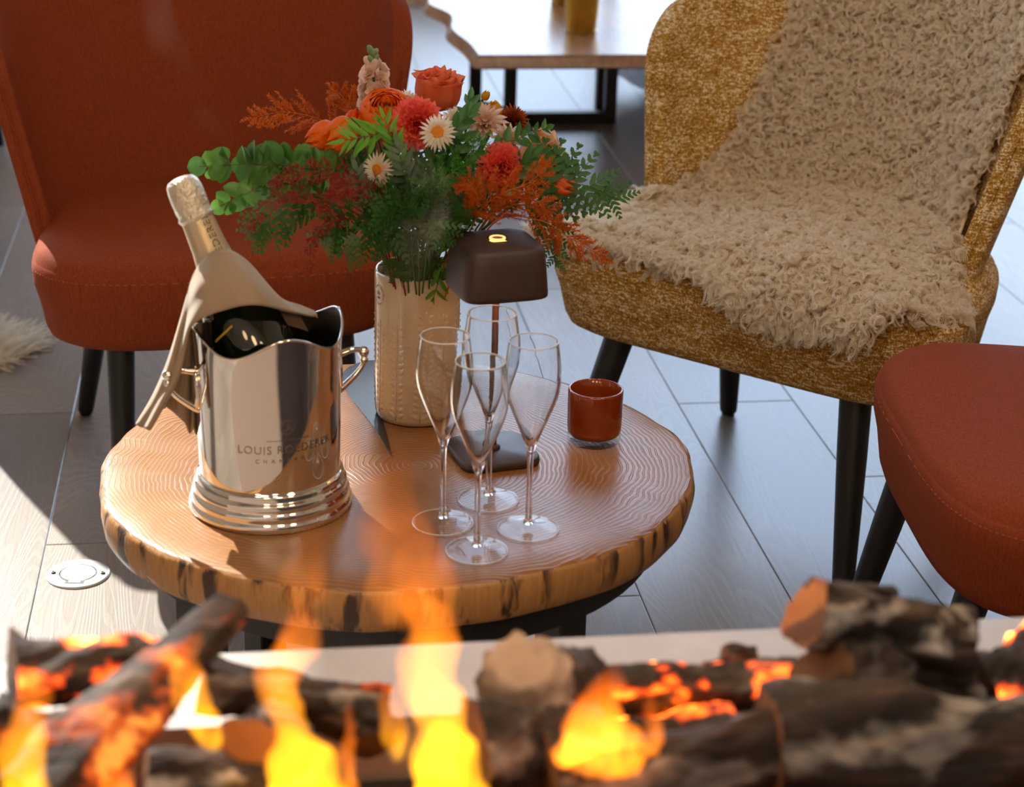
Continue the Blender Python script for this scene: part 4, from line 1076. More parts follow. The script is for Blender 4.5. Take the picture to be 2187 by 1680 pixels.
def plume(name, pts, label, mat, width=.045, n=14, start=.3, dens=26, nrm=(0, -1, .3), seed=1, nl=.0065, droop=.3, nw=.0006):
    """feathery asparagus fern: side branches carry fine needles (one part each)"""
    t, path = spray(name, pts, label, mat=mat, r=.0011); K = len(path); rr = random.Random(seed)
    def branch(L):
        mb = MB(); mb.tube([(L * i / 4, 0, -droop * L * (i / 4) ** 2) for i in range(5)], [.0006, .0005, .0004, .0003, .0002], 3)
        for q in range(int(dens * max(.35, L / width))):
            x = rr.uniform(.08, 1.0); l = nl * (1.1 - .55 * x) * rr.uniform(.7, 1.2); a = rr.uniform(0, 2 * PI); e = rr.uniform(.5, 1.1)
            p = Vector((L * x, 0, -droop * L * x * x)); d = Vector((math.cos(e), math.sin(e) * math.cos(a), math.sin(e) * math.sin(a))) * l
            s = d.orthogonal().normalized() * nw
            mb.add([p - s, p + s, p + d * .6 + s * .8, p + d, p + d * .6 - s * .8], [(0, 1, 2, 3, 4)])
        return mb.mesh(False)
    for i in range(n):
        f = start + (1 - start) * i / n; k = int(f * (K - 1)); L = width * (1 - .72 * (i / n)) * rr.uniform(.8, 1.1)
        me = branch(L)
        for sd in (-1, 1):
            o = place('feathery_branch', me, mat, t, frame_at(path, min(k, K - 2), nrm) @ RZ(sd * rad(42 + rr.uniform(-10, 10))) @ RX(rr.uniform(-.7, .7))); o['kind'] = 'stuff'
    o = place('feathery_branch', branch(width * .45), mat, t, frame_at(path, K - 3, nrm)); o['kind'] = 'stuff'
    return t

# ---- blooms, each where it stands in the photograph's bouquet
rose(W(935, 207, 2.16), (.08, -.08, 1.0), .0275, SALMON, 'salmon orange rose, the highest rose of the bouquet', H=1.9, flare=.14)
ranunculus(W(826, 243, 2.10), (-.05, -.62, .78), .031, ORANGE, 'bright orange ranunculus below the pale flower spike')
tulip(W(694, 284, 2.08), (-.62, -.25, -.25), .0145, ORANGE, 'orange tulip bud at the far left of the blooms', .3)
tulip(W(733, 281, 2.075), (-.55, -.42, -.32), .0172, ORANGE, 'large open orange tulip between the ranunculus and a smaller bud', .9, .05)
tulip(W(752, 262, 2.10), (.15, -.35, .6), .011, ORDEEP, 'small dark orange tulip tucked beside the ranunculus', .1)
carnation(W(891, 264, 2.065), (-.05, -.85, .35), .0225, CORAL, 'coral carnation beside the upper daisy-like strawflower')
carnation(W(1070, 356, 2.05), (.10, -.88, .30), .0212, CORAL, 'coral carnation above the rust fern, lower right')
strawflower(W(934, 283, 2.0), (.0, -.93, .36), .0215, 'white strawflower with yellow disc facing the camera, highest in front')
strawflower(W(810, 360, 1.985), (-.55, -.80, .05), .0195, 'white strawflower at lower left, turned to the side')
strawflower(W(972, 258, 2.10), (.25, -.65, .6), .0185, 'white strawflower half hidden under the salmon rose')
strawflower(W(868, 216, 2.15), (.1, -.45, .85), .0175, 'white strawflower behind the orange ranunculus')
mum(W(1035, 268, 2.11), (-.1, -.55, .75), .029, BLUSH, 'pale pink chrysanthemum in the middle right of the bouquet')
mum(W(1078, 300, 2.085), (.35, -.7, .45), .022, BLUSH, 'smaller pale pink chrysanthemum leaning right', 13)
mum(W(1092, 262, 2.15), (.45, -.45, .6), .026, BRONZE, 'bronze button chrysanthemum at the right', name='button_chrysanthemum', dense=True)
rose(W(1150, 345, 2.14), (.62, -.45, .45), .030, PEACH, 'peach rose at the right edge of the bouquet')
tulip(W(1192, 398, 2.06), (.75, -.55, .05), .014, ORDEEP, 'orange tulip at the far right above the fern tip', .5)
rose(W(985, 405, 2.06), (-.1, -.85, .3), .0165, ORDEEP, 'dark orange rose deep in the foliage', H=1.2)
tulip(W(1055, 238, 2.13), (-.1, -.4, .6), .0095, YELLOW, 'yellow lily bud beside the bronze chrysanthemum', .2)
tulip(W(1036, 206, 2.15), (.35, -.25, .85), .0050, YELLOW, 'slim yellow lily bud standing above the leaves', .2)
stock('tall pale peach flower spike with green buds at its tip')

# ---- foliage
EL = leaf_mesh(.030, .0155, .30, .25, True); RL = leaf_mesh(.030, .0062, .25, .10); NL = leaf_mesh(.034, .0036, .2, .25); GLF = leaf_mesh(.030, .0050, .2, .2)
leafy('eucalyptus_branch', [root(-.02), W(800, 470, 2.09), W(690, 372, 2.06), W(560, 352, 2.05), W(425, 355, 2.05)], 'round leaved eucalyptus branch reaching out to the left', EL, EUCA, 12, .50, 62, size=1.05, roll=1.5, seed=3, stem=BROWNST)
leafy('eucalyptus_branch', [root(-.015), W(800, 480, 2.08), W(660, 400, 2.05), W(560, 400, 2.04), W(470, 440, 2.03)], 'lower eucalyptus sprig drooping above the bottle', EL, EUCA, 6, .60, 50, size=.85, roll=.9, seed=8, stem=BROWNST)
leafy('willow_leaf_sprig', [root(-.01), W(860, 400, 2.05), W(830, 290, 2.03), W(790, 290, 2.01), W(735, 300, 2.0)], 'bright narrow leaved sprig in front of the orange tulips', NL, GREEN_L, 7, .55, 45, size=1.0, roll=.6, seed=4)
leafy('willow_leaf_sprig', [root(), W(865, 420, 2.04), W(845, 320, 2.01), W(820, 250, 2.02)], 'narrow leaved sprig crossing the ranunculus', NL, GREYG, 6, .55, 35, size=.85, seed=14)
leafy('ruscus_sprig', [root(.01), W(940, 400, 2.08), W(985, 290, 2.08), W(1005, 205, 2.10)], 'glossy leaved sprig rising beside the salmon rose', RL, GREEN_R, 6, .55, 38, size=.85, seed=5)
leafy('ruscus_sprig', [root(.015), W(970, 400, 2.07), W(1060, 320, 2.06), W(1120, 290, 2.07), W(1170, 272, 2.09)], 'leafy sprig pointing right past the bronze chrysanthemum', RL, GREEN_R, 7, .50, 45, size=.8, seed=6)
leafy('ruscus_sprig', [root(.01), W(930, 380, 2.06), W(960, 290, 2.04), W(1010, 235, 2.04)], 'dark leafy sprig in front of the pink chrysanthemum', RL, GREEN_R, 6, .5, 40, size=.9, seed=9)
leafy('ruscus_sprig', [root(.02), W(1010, 420, 2.05), W(1090, 380, 2.04), W(1140, 330, 2.04)], 'broad leafy sprig below the peach rose', RL, GREEN_R, 5, .55, 40, size=1.1, seed=10)
leafy('olive_sprig', [root(0), W(880, 440, 2.03), W(865, 380, 1.99), W(850, 310, 1.99)], 'grey green leaf sprig in the middle of the bouquet', GLF, GREYG, 8, .4, 42, size=.9, seed=11)
leafy('olive_sprig', [root(0.005), W(905, 560, 2.03), W(880, 470, 2.0), W(900, 400, 1.99)], 'grey green sprig low in front of the stems', GLF, GREYG, 8, .3, 48, size=.95, seed=12)
leafy('olive_sprig', [root(.02, -.03), W(935, 545, 2.035), W(940, 580, 2.03), W(925, 640, 2.035)], 'narrow leaves hanging over the vase rim', NL, GREEN_R, 5, .35, 30, size=1.0, seed=13, nrm=(0, -1, .1))
leafy('olive_sprig', [root(-.01, -.02), W(830, 500, 2.04), W(780, 420, 2.0), W(760, 360, 2.0)], 'grey green sprig under the lower strawflower', GLF, GREYG, 8, .35, 45, size=.95, seed=21)
leafy('olive_sprig', [root(.02, -.02), W(960, 500, 2.03), W(985, 440, 2.0), W(1000, 370, 2.0)], 'olive sprig beside the deep orange rose', GLF, GREEN_R, 8, .35, 45, size=.95, seed=22)
fern([root(-.02), W(790, 500, 2.05), W(660, 430, 2.01), W(580, 470, 1.98), W(540, 500, 1.97)], 'fern frond drooping left over the red armchair seat', .050, 7, .45)
fern([root(-.02, -.02), W(800, 500, 2.02), W(730, 470, 1.97), W(690, 530, 1.95)], 'fern frond hanging over the left of the vase', .048, 6, .45)
fern([root(-.01, -.02), W(840, 490, 2.0), W(790, 490, 1.96), W(735, 555, 1.95)], 'short fern frond left of the vase rim', .045, 6, .4)
fern([root(-.01, -.03), W(860, 500, 2.0), W(835, 520, 1.99), W(860, 615, 2.02)], 'fern frond hanging in front of the vase mouth', .040, 6, .4)
fern([root(0, -.03), W(890, 480, 1.98), W(850, 440, 1.94), W(800, 450, 1.92)], 'fern frond in the middle of the foliage mass', .055, 7, .35)
fern([root(.01, -.03), W(920, 500, 2.0), W(930, 470, 1.95), W(960, 530, 1.95)], 'fern frond left of the lamp shade', .045, 6, .35)
fern([root(.02), W(1010, 460, 2.06), W(1120, 410, 2.05), W(1230, 392, 2.05), W(1345, 436, 2.05)], 'long fern frond reaching right over the sheepskin', .062, 7, .50)
fern([root(.03), W(1040, 470, 2.08), W(1150, 420, 2.08), W(1195, 380, 2.09), W(1210, 335, 2.10)], 'upright fern tip right of the orange tulip', .040, 5, .60)
fern([root(.03), W(1030, 470, 2.06), W(1140, 440, 2.05), W(1180, 500, 2.05), W(1187, 575, 2.05)], 'fern frond hanging right of the lamp shade', .038, 6, .50)
plume('asparagus_fern', [root(0, -.02), W(930, 440, 2.0), W(965, 370, 1.98), W(1040, 290, 1.99)], 'green feathery asparagus fern right of the front strawflower', FEATH, .045, 14, .25, 60, seed=2, nl=.008)
plume('asparagus_fern', [root(.0, -.03), W(920, 460, 1.98), W(930, 400, 1.95), W(990, 350, 1.95)], 'lower green feathery fern in the centre of the bouquet', FEATH, .040, 12, .25, 60, seed=3, nl=.008)
plume('asparagus_fern', [root(.02), W(1080, 420, 2.10), W(1150, 350, 2.12), W(1188, 325, 2.13)], 'green feathery tip behind the peach rose', FEATH, .025, 8, .6, 50, seed=4, nl=.007)
plume('rust_fern', [root(-.02, .02), W(810, 420, 2.15), W(720, 280, 2.15), W(620, 240, 2.14), W(528, 254, 2.13)], 'rust orange feathery fern against the red chair back', RUSTF, .042, 12, .52, 120, seed=5, nw=.00042)
plume('rust_fern', [root(-.01, .02), W(820, 400, 2.18), W(770, 270, 2.19), W(738, 215, 2.20), W(712, 188, 2.20)], 'small rust fern tip behind the tulips', RUSTF, .030, 8, .62, 120, seed=6, nw=.00042)
plume('rust_fern', [root(.02, -.03), W(1010, 480, 2.0), W(1060, 420, 1.97), W(1130, 390, 1.97), W(1170, 350, 1.98)], 'rust fern above the lamp shade', RUSTF, .045, 14, .30, 120, seed=7, nw=.00042)
plume('rust_fern', [root(.02, -.02), W(1030, 480, 2.02), W(1090, 440, 1.98), W(1150, 430, 1.97), W(1200, 470, 1.98)], 'rust fern curving down beside the tulip', RUSTF, .040, 14, .30, 120, seed=8, nw=.00042)
plume('rust_fern', [root(.01, -.02), W(980, 480, 2.0), W(1020, 440, 1.96), W(1010, 400, 1.95), W(985, 392, 1.95)], 'rust fern tip pointing left above the lamp', RUSTF, .038, 12, .35, 120, seed=9, nw=.00042)
plume('rust_fern', [root(.03), W(1050, 480, 2.06), W(1150, 470, 2.04), W(1220, 510, 2.03), W(1300, 555, 2.02)], 'rust fern trailing right over the sheepskin edge', RUSTF, .040, 14, .45, 120, seed=10, nw=.00042)
plume('red_fern', [root(-.02, -.02), W(810, 480, 2.03), W(740, 380, 2.0), W(640, 370, 1.98), W(580, 395, 1.98)], 'red feathery fern arching left over the seat', REDF, .022, 14, .45, 26, seed=11, nl=.010)
plume('red_fern', [root(-.02, -.02), W(800, 490, 2.01), W(690, 430, 1.97), W(600, 420, 1.96), W(525, 500, 1.95)], 'red feathery fern drooping towards the bottle', REDF, .020, 14, .45, 22, seed=12, nl=.009)
plume('red_fern', [root(-.02, -.02), W(810, 490, 2.0), W(720, 470, 1.96), W(670, 510, 1.95), W(662, 590, 1.95)], 'thin red fern hanging above the bucket', REDF, .016, 12, .45, 18, seed=13, nl=.008)
plume('red_fern', [root(-.01, -.03), W(830, 470, 1.99), W(790, 410, 1.96), W(740, 400, 1.95), W(700, 420, 1.95)], 'red fern tuft below the strawflower', REDF, .024, 12, .35, 26, seed=14, nl=.010)

# dense middle of the bouquet
fern([root(0, -.01), W(880, 470, 2.06), W(830, 410, 2.04), W(770, 400, 2.02)], 'fern frond behind the red fern tuft', .055, 7, .25)
fern([root(.01, 0), W(930, 470, 2.07), W(960, 420, 2.05), W(1010, 420, 2.03)], 'fern frond behind the rust ferns', .055, 7, .25)
fern([root(0, 0), W(890, 430, 2.07), W(880, 370, 2.06), W(870, 310, 2.06)], 'upright fern frond under the coral carnation', .055, 7, .25)
fern([root(.01, .01), W(930, 420, 2.09), W(960, 350, 2.09), W(990, 320, 2.09)], 'upright fern frond under the hidden strawflower', .055, 7, .25)
fern([root(-.01, .01), W(840, 450, 2.09), W(790, 380, 2.09), W(750, 330, 2.09)], 'upright fern frond under the orange tulips', .055, 7, .3)
fern([root(.02, 0), W(990, 450, 2.07), W(1060, 400, 2.07), W(1130, 370, 2.08)], 'fern frond under the lower coral carnation', .050, 7, .3)
fern([root(0, -.03), W(880, 530, 2.0), W(900, 480, 1.96), W(870, 430, 1.95)], 'fern frond in front of the vase stems', .050, 7, .2)
fern([root(.02, -.02), W(940, 530, 2.01), W(960, 480, 1.97), W(985, 440, 1.96)], 'small fern frond left above the lamp', .045, 6, .2)
leafy('ruscus_sprig', [root(-.005, -.01), W(870, 460, 2.05), W(850, 390, 2.03), W(835, 330, 2.03)], 'dark leafy sprig under the ranunculus', RL, GREEN_R, 7, .2, 48, size=1.0, seed=31)
leafy('ruscus_sprig', [root(.005, 0), W(905, 450, 2.07), W(915, 380, 2.05), W(925, 320, 2.05)], 'dark leafy sprig under the front strawflower', RL, GREEN_R, 7, .2, 48, size=1.0, seed=32)
leafy('ruscus_sprig', [root(.015, 0), W(960, 440, 2.06), W(1000, 370, 2.05), W(1040, 330, 2.05)], 'dark leafy sprig between the carnation and the feathery fern', RL, GREEN_R, 7, .2, 48, size=1.0, seed=33)
leafy('eucalyptus_branch', [root(-.02), W(790, 470, 2.08), W(700, 375, 2.06), W(600, 350, 2.06), W(520, 352, 2.06)], 'upper eucalyptus branch tucked above the long one', EL, EUCA, 8, .5, 60, size=.95, roll=1.5, seed=23, stem=BROWNST)

# ------------------------------------------------------------------ fire: logs, embers, flames
LOGM = mat_log('charred_log', 0.0, .35); LOGE = mat_log('glowing_log', 9.0, .15); LOGG = mat_log('ashy_log', 0.0, .9); LOGR = mat_log('reddish_log', .9, .1)
def mat_cut(name, c0, c1):
    m, nt, b = new_mat(name, rough=.8); v = nd(nt, 'TexCoord').outputs['Object']
    n1 = noise(nt, v, 60.0, 3.0); n2 = noise(nt, v, 24.0, 2.0)
    cc = mixc(nt, n1, c0, c1); cc = mixc(nt, ramp(nt, n2, [(.5, g(0)), (.62, g(.8))]), cc, (.03, .016, .010))
    nt.links.new(cc, b.inputs['Base Color']); bump(nt, b, n1, .4, .003); return m
CUTP = mat_cut('pale_sawn_wood', (.30, .255, .22), (.50, .44, .385)); CUTB = mat_cut('scorched_sawn_wood', (.07, .035, .015), (.22, .11, .05)); CUTO = mat_cut('orange_sawn_wood', (.30, .10, .02), (.45, .20, .07))
def log(a, b_, r0, r1, mat, label, cut0=CUTB, cut1=CUTB, seed=0, lump=.24, face=None, parent=None):
    a, b_ = Vector(a), Vector(b_); M, L = orient(a, b_); rr = random.Random(seed); n, k = 44, 26
    t = thing('log', a, label, 'log', 'logs in the fire')
    inv = Matrix.Translation(-a)
    ph = [rr.uniform(0, 6) for _ in range(6)]
    def ring(s, f=1.0):
        out = []
        for i in range(n):
            an = 2 * PI * i / n; r = (r0 + (r1 - r0) * s) * f
            r *= 1 + lump * (.5 * math.sin(2 * an + ph[0] + s * 3) + .35 * math.sin(3 * an + ph[1] - s * 5) + .25 * math.sin(5 * an + ph[2] + s * 9)) + .04 * math.sin(9 * an + ph[3] + s * 14)
            r *= 1.12 + .10 * math.sin(7 * s + ph[4]) + .05 * math.sin(17 * s + ph[5])
            an += .25 * math.sin(4 * s + ph[5])
            r *= 1 + rr.uniform(-.035, .035) + .05 * math.sin(15 * an + ph[1] + 20 * s) * math.sin(6 * s + ph[2])
            out.append(inv @ M @ Vector((r * math.cos(an), r * math.sin(an), L * s)))
        return out
    v = []; f = []
    for j in range(k + 1): v += ring(j / k)
    for j in range(k):
        for i in range(n): f.append((j * n + i, j * n + (i + 1) % n, (j + 1) * n + (i + 1) % n, (j + 1) * n + i))
    MB().add(v, f).build('bark', mat, t)
    for s, c in ((0, cut0), (1, cut1)):
        e = v[:n] if s == 0 else v[-n:]; ce = sum(e, Vector()) / n; e2 = [ce + (p - ce) * .55 + (M.to_3x3() @ Vector((0, 0, (-1 if s == 0 else 1) * r0 * .05))) for p in e]
        q = MB().add(e + e2 + [ce], [((i + 1) % n, i, n + i, n + (i + 1) % n) if s == 0 else (i, (i + 1) % n, n + (i + 1) % n, n + i) for i in range(n)] + [((n + (i + 1) % n), n + i, 2 * n) if s == 0 else (n + i, n + (i + 1) % n, 2 * n) for i in range(n)])
        q.build('cut_end', c, t)
    return t
w = aty
log(w(25, 1440, 1.05), w(372, 1425, 1.075), .021, .018, LOGE, 'thick charred log at the far left, glowing underneath', seed=1)
log(w(60, 1720, .945), w(492, 1300, 1.10), .0215, .0125, LOGR, 'long log leaning diagonally across the left of the fire', seed=2)
log(w(430, 1455, 1.085), w(820, 1535, 1.075), .0175, .015, LOGM, 'charred log behind the middle flames', seed=3)
log(w(548, 1618, .985), w(590, 1560, 1.07), .0225, .020, LOGM, 'short log with its round sawn end facing the camera', CUTO, CUTB, seed=4)
log(w(300, 1668, .97), w(580, 1700, .98), .018, .017, LOGG, 'ashy log along the bottom edge at left', seed=5)
log(w(800, 1590, 1.06), w(770, 1480, 1.09), .017, .015, LOGR, 'reddish stump between the two tall flames', seed=6)
log(w(1120, 1462, 1.02), w(1275, 1480, 1.095), .0290, .019, LOGG, 'log with a large pale sawn end, right of the tall flame', CUTP, CUTB, seed=7, lump=.06)
log(w(1010, 1600, .985), w(1260, 1590, 1.0), .024, .022, LOGM, 'dark log under the pale sawn log', seed=8)
log(w(1285, 1475, 1.06), w(1700, 1478, 1.07), .0165, .0165, LOGE, 'glowing ember log in the middle right of the fire', seed=9)
log(w(1500, 1440, 1.085), w(1720, 1452, 1.09), .009, .011, LOGR, 'thin red scorched log behind the embers', seed=10)
log(w(1545, 1398, 1.09), w(1612, 1402, 1.092), .007, .006, LOGM, 'small dark chip lying on top of the embers', seed=17)
log(w(1722, 1312, 1.02), w(2045, 1402, 1.03), .0215, .0235, LOGG, 'raised log with orange sawn end at the right, topmost of the pile', CUTO, CUTB, seed=11)
log(w(1735, 1262, 1.045), w(1905, 1272, 1.07), .0075, .006, LOGM, 'thin dark splinter resting on the raised right log', seed=18)
log(w(1760, 1450, 1.0), w(2040, 1480, 1.03), .024, .024, LOGM, 'dark log carrying the raised log', seed=12)
log(w(2085, 1470, 1.04), w(2240, 1400, 1.06), .020, .022, LOGE, 'charred log at the right edge with an ember glow', seed=13)
log(w(1180, 1680, .955), w(1760, 1590, .965), .0235, .026, LOGM, 'long dark log across the front of the fire', seed=14)
log(w(1640, 1600, .955), w(2250, 1590, .96), .030, .032, LOGM, 'heavy log in the lower right corner', seed=15)
log(w(1290, 1590, 1.02), w(1560, 1560, 1.03), .015, .014, LOGE, 'glowing log behind the right flames', seed=16)
log(w(-30, 1560, 1.0), w(140, 1620, .99), .019, .018, LOGR, 'log end at the lower left corner behind a flame', seed=19)

# bed of embers and ash in the tray
er = random.Random(9); eb = MB()
for i in range(420):
    x = er.uniform(-.35, .75); y = er.uniform(.80, 1.085); s = er.uniform(.005, .012)
    eb.sphere((x, y, HZ - .083 + s * .6), s, 6, 4, (1, er.uniform(.6, 1), .6))
tag(eb.build('ember_bed', mat_log('ember_coals', 5.0, .4), smooth=False), 'bed of glowing coals and ash under the logs', 'embers', kind='stuff')

def mat_flame(name, cols, k, falloff=1.0):
    m = bpy.data.materials.new(name); m.use_nodes = True; nt = m.node_tree; nt.nodes.remove(nt.nodes['Principled BSDF'])
    tcn = nd(nt, 'TexCoord'); z = nd(nt, 'SeparateXYZ', {0: tcn.outputs['Generated']}).outputs[2]
    n1 = nd(nt, 'TexNoise', {'Vector': coords(nt, src=tcn.outputs['Object'], scale=(1, 1, .45)), 'Scale': 42.0, 'Detail': 2.0, 'Distortion': .8}).outputs[0]
    c = ramp(nt, z, cols)
    s = ramp(nt, z, [(0, g(.55)), (.12, g(1)), (.45, g(.62)), (.75, g(.22)), (1, g(.0))])
    s = math_n(nt, 'MULTIPLY', math_n(nt, 'MULTIPLY', s, k), ramp(nt, n1, [(.30, g(.25)), (.62, g(1.25))]))
    e = nd(nt, 'Emission', {0: c, 1: s}); nt.links.new(e.outputs[0], nt.nodes['Material Output'].inputs['Volume']); return m
HOT = [(0, (1, .46, .008)), (.35, (1, .34, .010)), (.7, (1, .22, .01)), (1, (1, .14, .01))]
ORG = [(0, (1, .24, .01)), (.5, (1, .20, .01)), (1, (1, .12, .01))]
FL_H = mat_flame('yellow_flame', HOT, 175.0); FL_O = mat_flame('orange_flame', ORG, 230.0); FL_T = mat_flame('faint_flame', ORG, 14.0)
def flame(spine, label, mat, depth=.55, seed=0):
    pts = catmull([(x, y, Y, h) for x, y, Y, h in spine], 6); rr = random.Random(seed); ph = rr.uniform(0, 6)
    v = []; f = []; n = 20
    base = aty(*spine[0][:3]); 
    for j, (x, y, Y, h) in enumerate(pts):
        c = aty(x, y, Y); r = h * Y / FPX * 1.06
        r *= 1 + .10 * math.sin(j * .9 + ph)
        for i in range(n):
            a = 2 * PI * i / n; q = 1 + .12 * math.sin(3 * a + j * .5 + ph)
            v.append(c + Vector((r * math.cos(a) * q, r * depth * math.sin(a) * q, .2 * r * math.sin(2 * a + j))) - base)
    k = len(pts)
    for j in range(k - 1):
        for i in range(n): f.append((j * n + i, j * n + (i + 1) % n, (j + 1) * n + (i + 1) % n, (j + 1) * n + i))
    f.append(tuple(range(n - 1, -1, -1))); f.append(tuple(range((k - 1) * n, k * n)))
    o = MB().add(v, f).build('flame', mat, None, base); tag(o, label, 'flame', 'flames')
    md = o.modifiers.new('remesh', 'REMESH'); md.mode = 'VOXEL'; md.voxel_size = .0032; md.use_smooth_shade = True
    return o
flame([(55, 1720, .90, 50), (48, 1620, .91, 58), (62, 1530, .92, 46), (78, 1450, .93, 34), (60, 1390, .94, 8)], 'yellow flame at the left edge of the picture', FL_H, seed=1)
flame([(462, 1610, .97, 12), (440, 1560, .975, 42), (410, 1490, .99, 50), (395, 1420, 1.0, 36), (420, 1360, 1.01, 20), (450, 1300, 1.02, 6)], 'flame licking up beside the diagonal log', FL_H, seed=2)
flame([(640, 1730, .94, 105), (655, 1640, .95, 84), (618, 1545, .965, 44), (592, 1460, .98, 56), (632, 1380, .99, 62), (640, 1300, 1.0, 26), (625, 1220, 1.01, 8)], 'tall curling yellow flame left of centre', FL_H, seed=3)
flame([(955, 1720, .94, 95), (958, 1630, .95, 82), (935, 1530, .965, 66), (915, 1440, .98, 76), (925, 1350, .99, 62), (880, 1265, 1.0, 50), (870, 1180, 1.01, 16)], 'tallest yellow flame, in front of the table', FL_H, seed=4)
flame([(850, 1630, .955, 16), (842, 1560, .96, 36), (838, 1490, .97, 34), (870, 1430, .98, 14)], 'small tongue of flame beside the tallest flame', FL_H, seed=5)
flame([(1290, 1632, .925, 118), (1285, 1590, .93, 112), (1275, 1520, .94, 70), (1300, 1450, .95, 40), (1325, 1400, .96, 8)], 'broad orange flame over the right logs', FL_O, seed=6)
flame([(1392, 1622, .925, 18), (1400, 1570, .93, 28), (1390, 1510, .94, 22), (1398, 1450, .95, 5)], 'narrow orange flame at the right end of the broad one', FL_O, seed=7)
flame([(745, 1700, .95, 26), (742, 1620, .96, 24), (748, 1540, .97, 18), (735, 1470, .98, 6)], 'thin dark orange flame between the tall flames', FL_O, seed=8)
flame([(255, 1720, .94, 50), (250, 1660, .95, 40), (262, 1620, .955, 12)], 'low red flame under the diagonal log', FL_O, seed=9)
flame([(900, 1330, 1.03, 95), (880, 1240, 1.035, 100), (850, 1140, 1.04, 85), (830, 1040, 1.045, 60), (850, 960, 1.05, 30), (845, 910, 1.05, 8)], 'faint flame tip rising high over the table edge', FL_T, .8, seed=10)
flame([(660, 1290, 1.03, 55), (650, 1220, 1.035, 50), (665, 1150, 1.04, 34), (650, 1080, 1.045, 8)], 'faint flame tip left of the tallest one', FL_T, .8, seed=11)
for i, (x, y, p) in enumerate(((-.08, 1.10, 1.1), (.18, 1.10, 1.5), (.44, 1.10, 1.3))):
    d = bpy.data.lights.new('fire_glow', 'POINT'); o = bpy.data.objects.new('fire_glow', d); COL.objects.link(o)
    d.energy = p; d.color = (1, .64, .34); d.shadow_soft_size = .06; o.location = (x, y, .90)

# thin vapour drifting up from the fire
vm = bpy.data.materials.new('vapour'); vm.use_nodes = True; nt = vm.node_tree; nt.nodes.remove(nt.nodes['Principled BSDF'])
vn = nd(nt, 'TexNoise', {'Vector': nd(nt, 'TexCoord').outputs['Object'], 'Scale': 26.0, 'Detail': 1.0}).outputs[0]
vs = nd(nt, 'VolumeScatter', {'Color': (1, .97, .94, 1), 'Density': math_n(nt, 'MULTIPLY', ramp(nt, vn, [(.38, g(0)), (.75, g(1))]), 4.5)})
nt.links.new(vs.outputs[0], nt.nodes['Material Output'].inputs['Volume'])
def vapour(spine, label, seed):
    o = flame(spine, label, vm, .8, seed); o.name = 'vapour_wisp'; o['category'] = 'vapour'; o['group'] = 'wisps of vapour over the fire'
    o.modifiers['remesh'].voxel_size = .006
vapour([(470, 215, 1.2, 22), (405, 190, 1.2, 34), (372, 130, 1.2, 38), (345, 60, 1.2, 40), (330, -30, 1.2, 30)], 'faint curling wisp of vapour before the left chair back', 31)
vapour([(880, 600, 1.22, 30), (900, 500, 1.22, 50), (930, 420, 1.22, 46), (890, 340, 1.22, 40), (850, 290, 1.22, 14)], 'faint wisp of vapour in front of the bouquet', 32)
vapour([(640, 520, 1.2, 14), (600, 460, 1.2, 40), (560, 430, 1.2, 34), (540, 380, 1.2, 8)], 'small wisp of vapour in front of the red seat', 33)
vapour([(650, 170, 1.2, 10), (600, 140, 1.2, 36), (545, 125, 1.2, 30), (510, 95, 1.2, 8)], 'small pale wisp of vapour high before the left chair back', 34)
vapour([(500, 330, 1.2, 8), (455, 280, 1.2, 30), (430, 240, 1.2, 26), (440, 215, 1.2, 6)], 'short wisp of vapour above the eucalyptus leaves', 35)

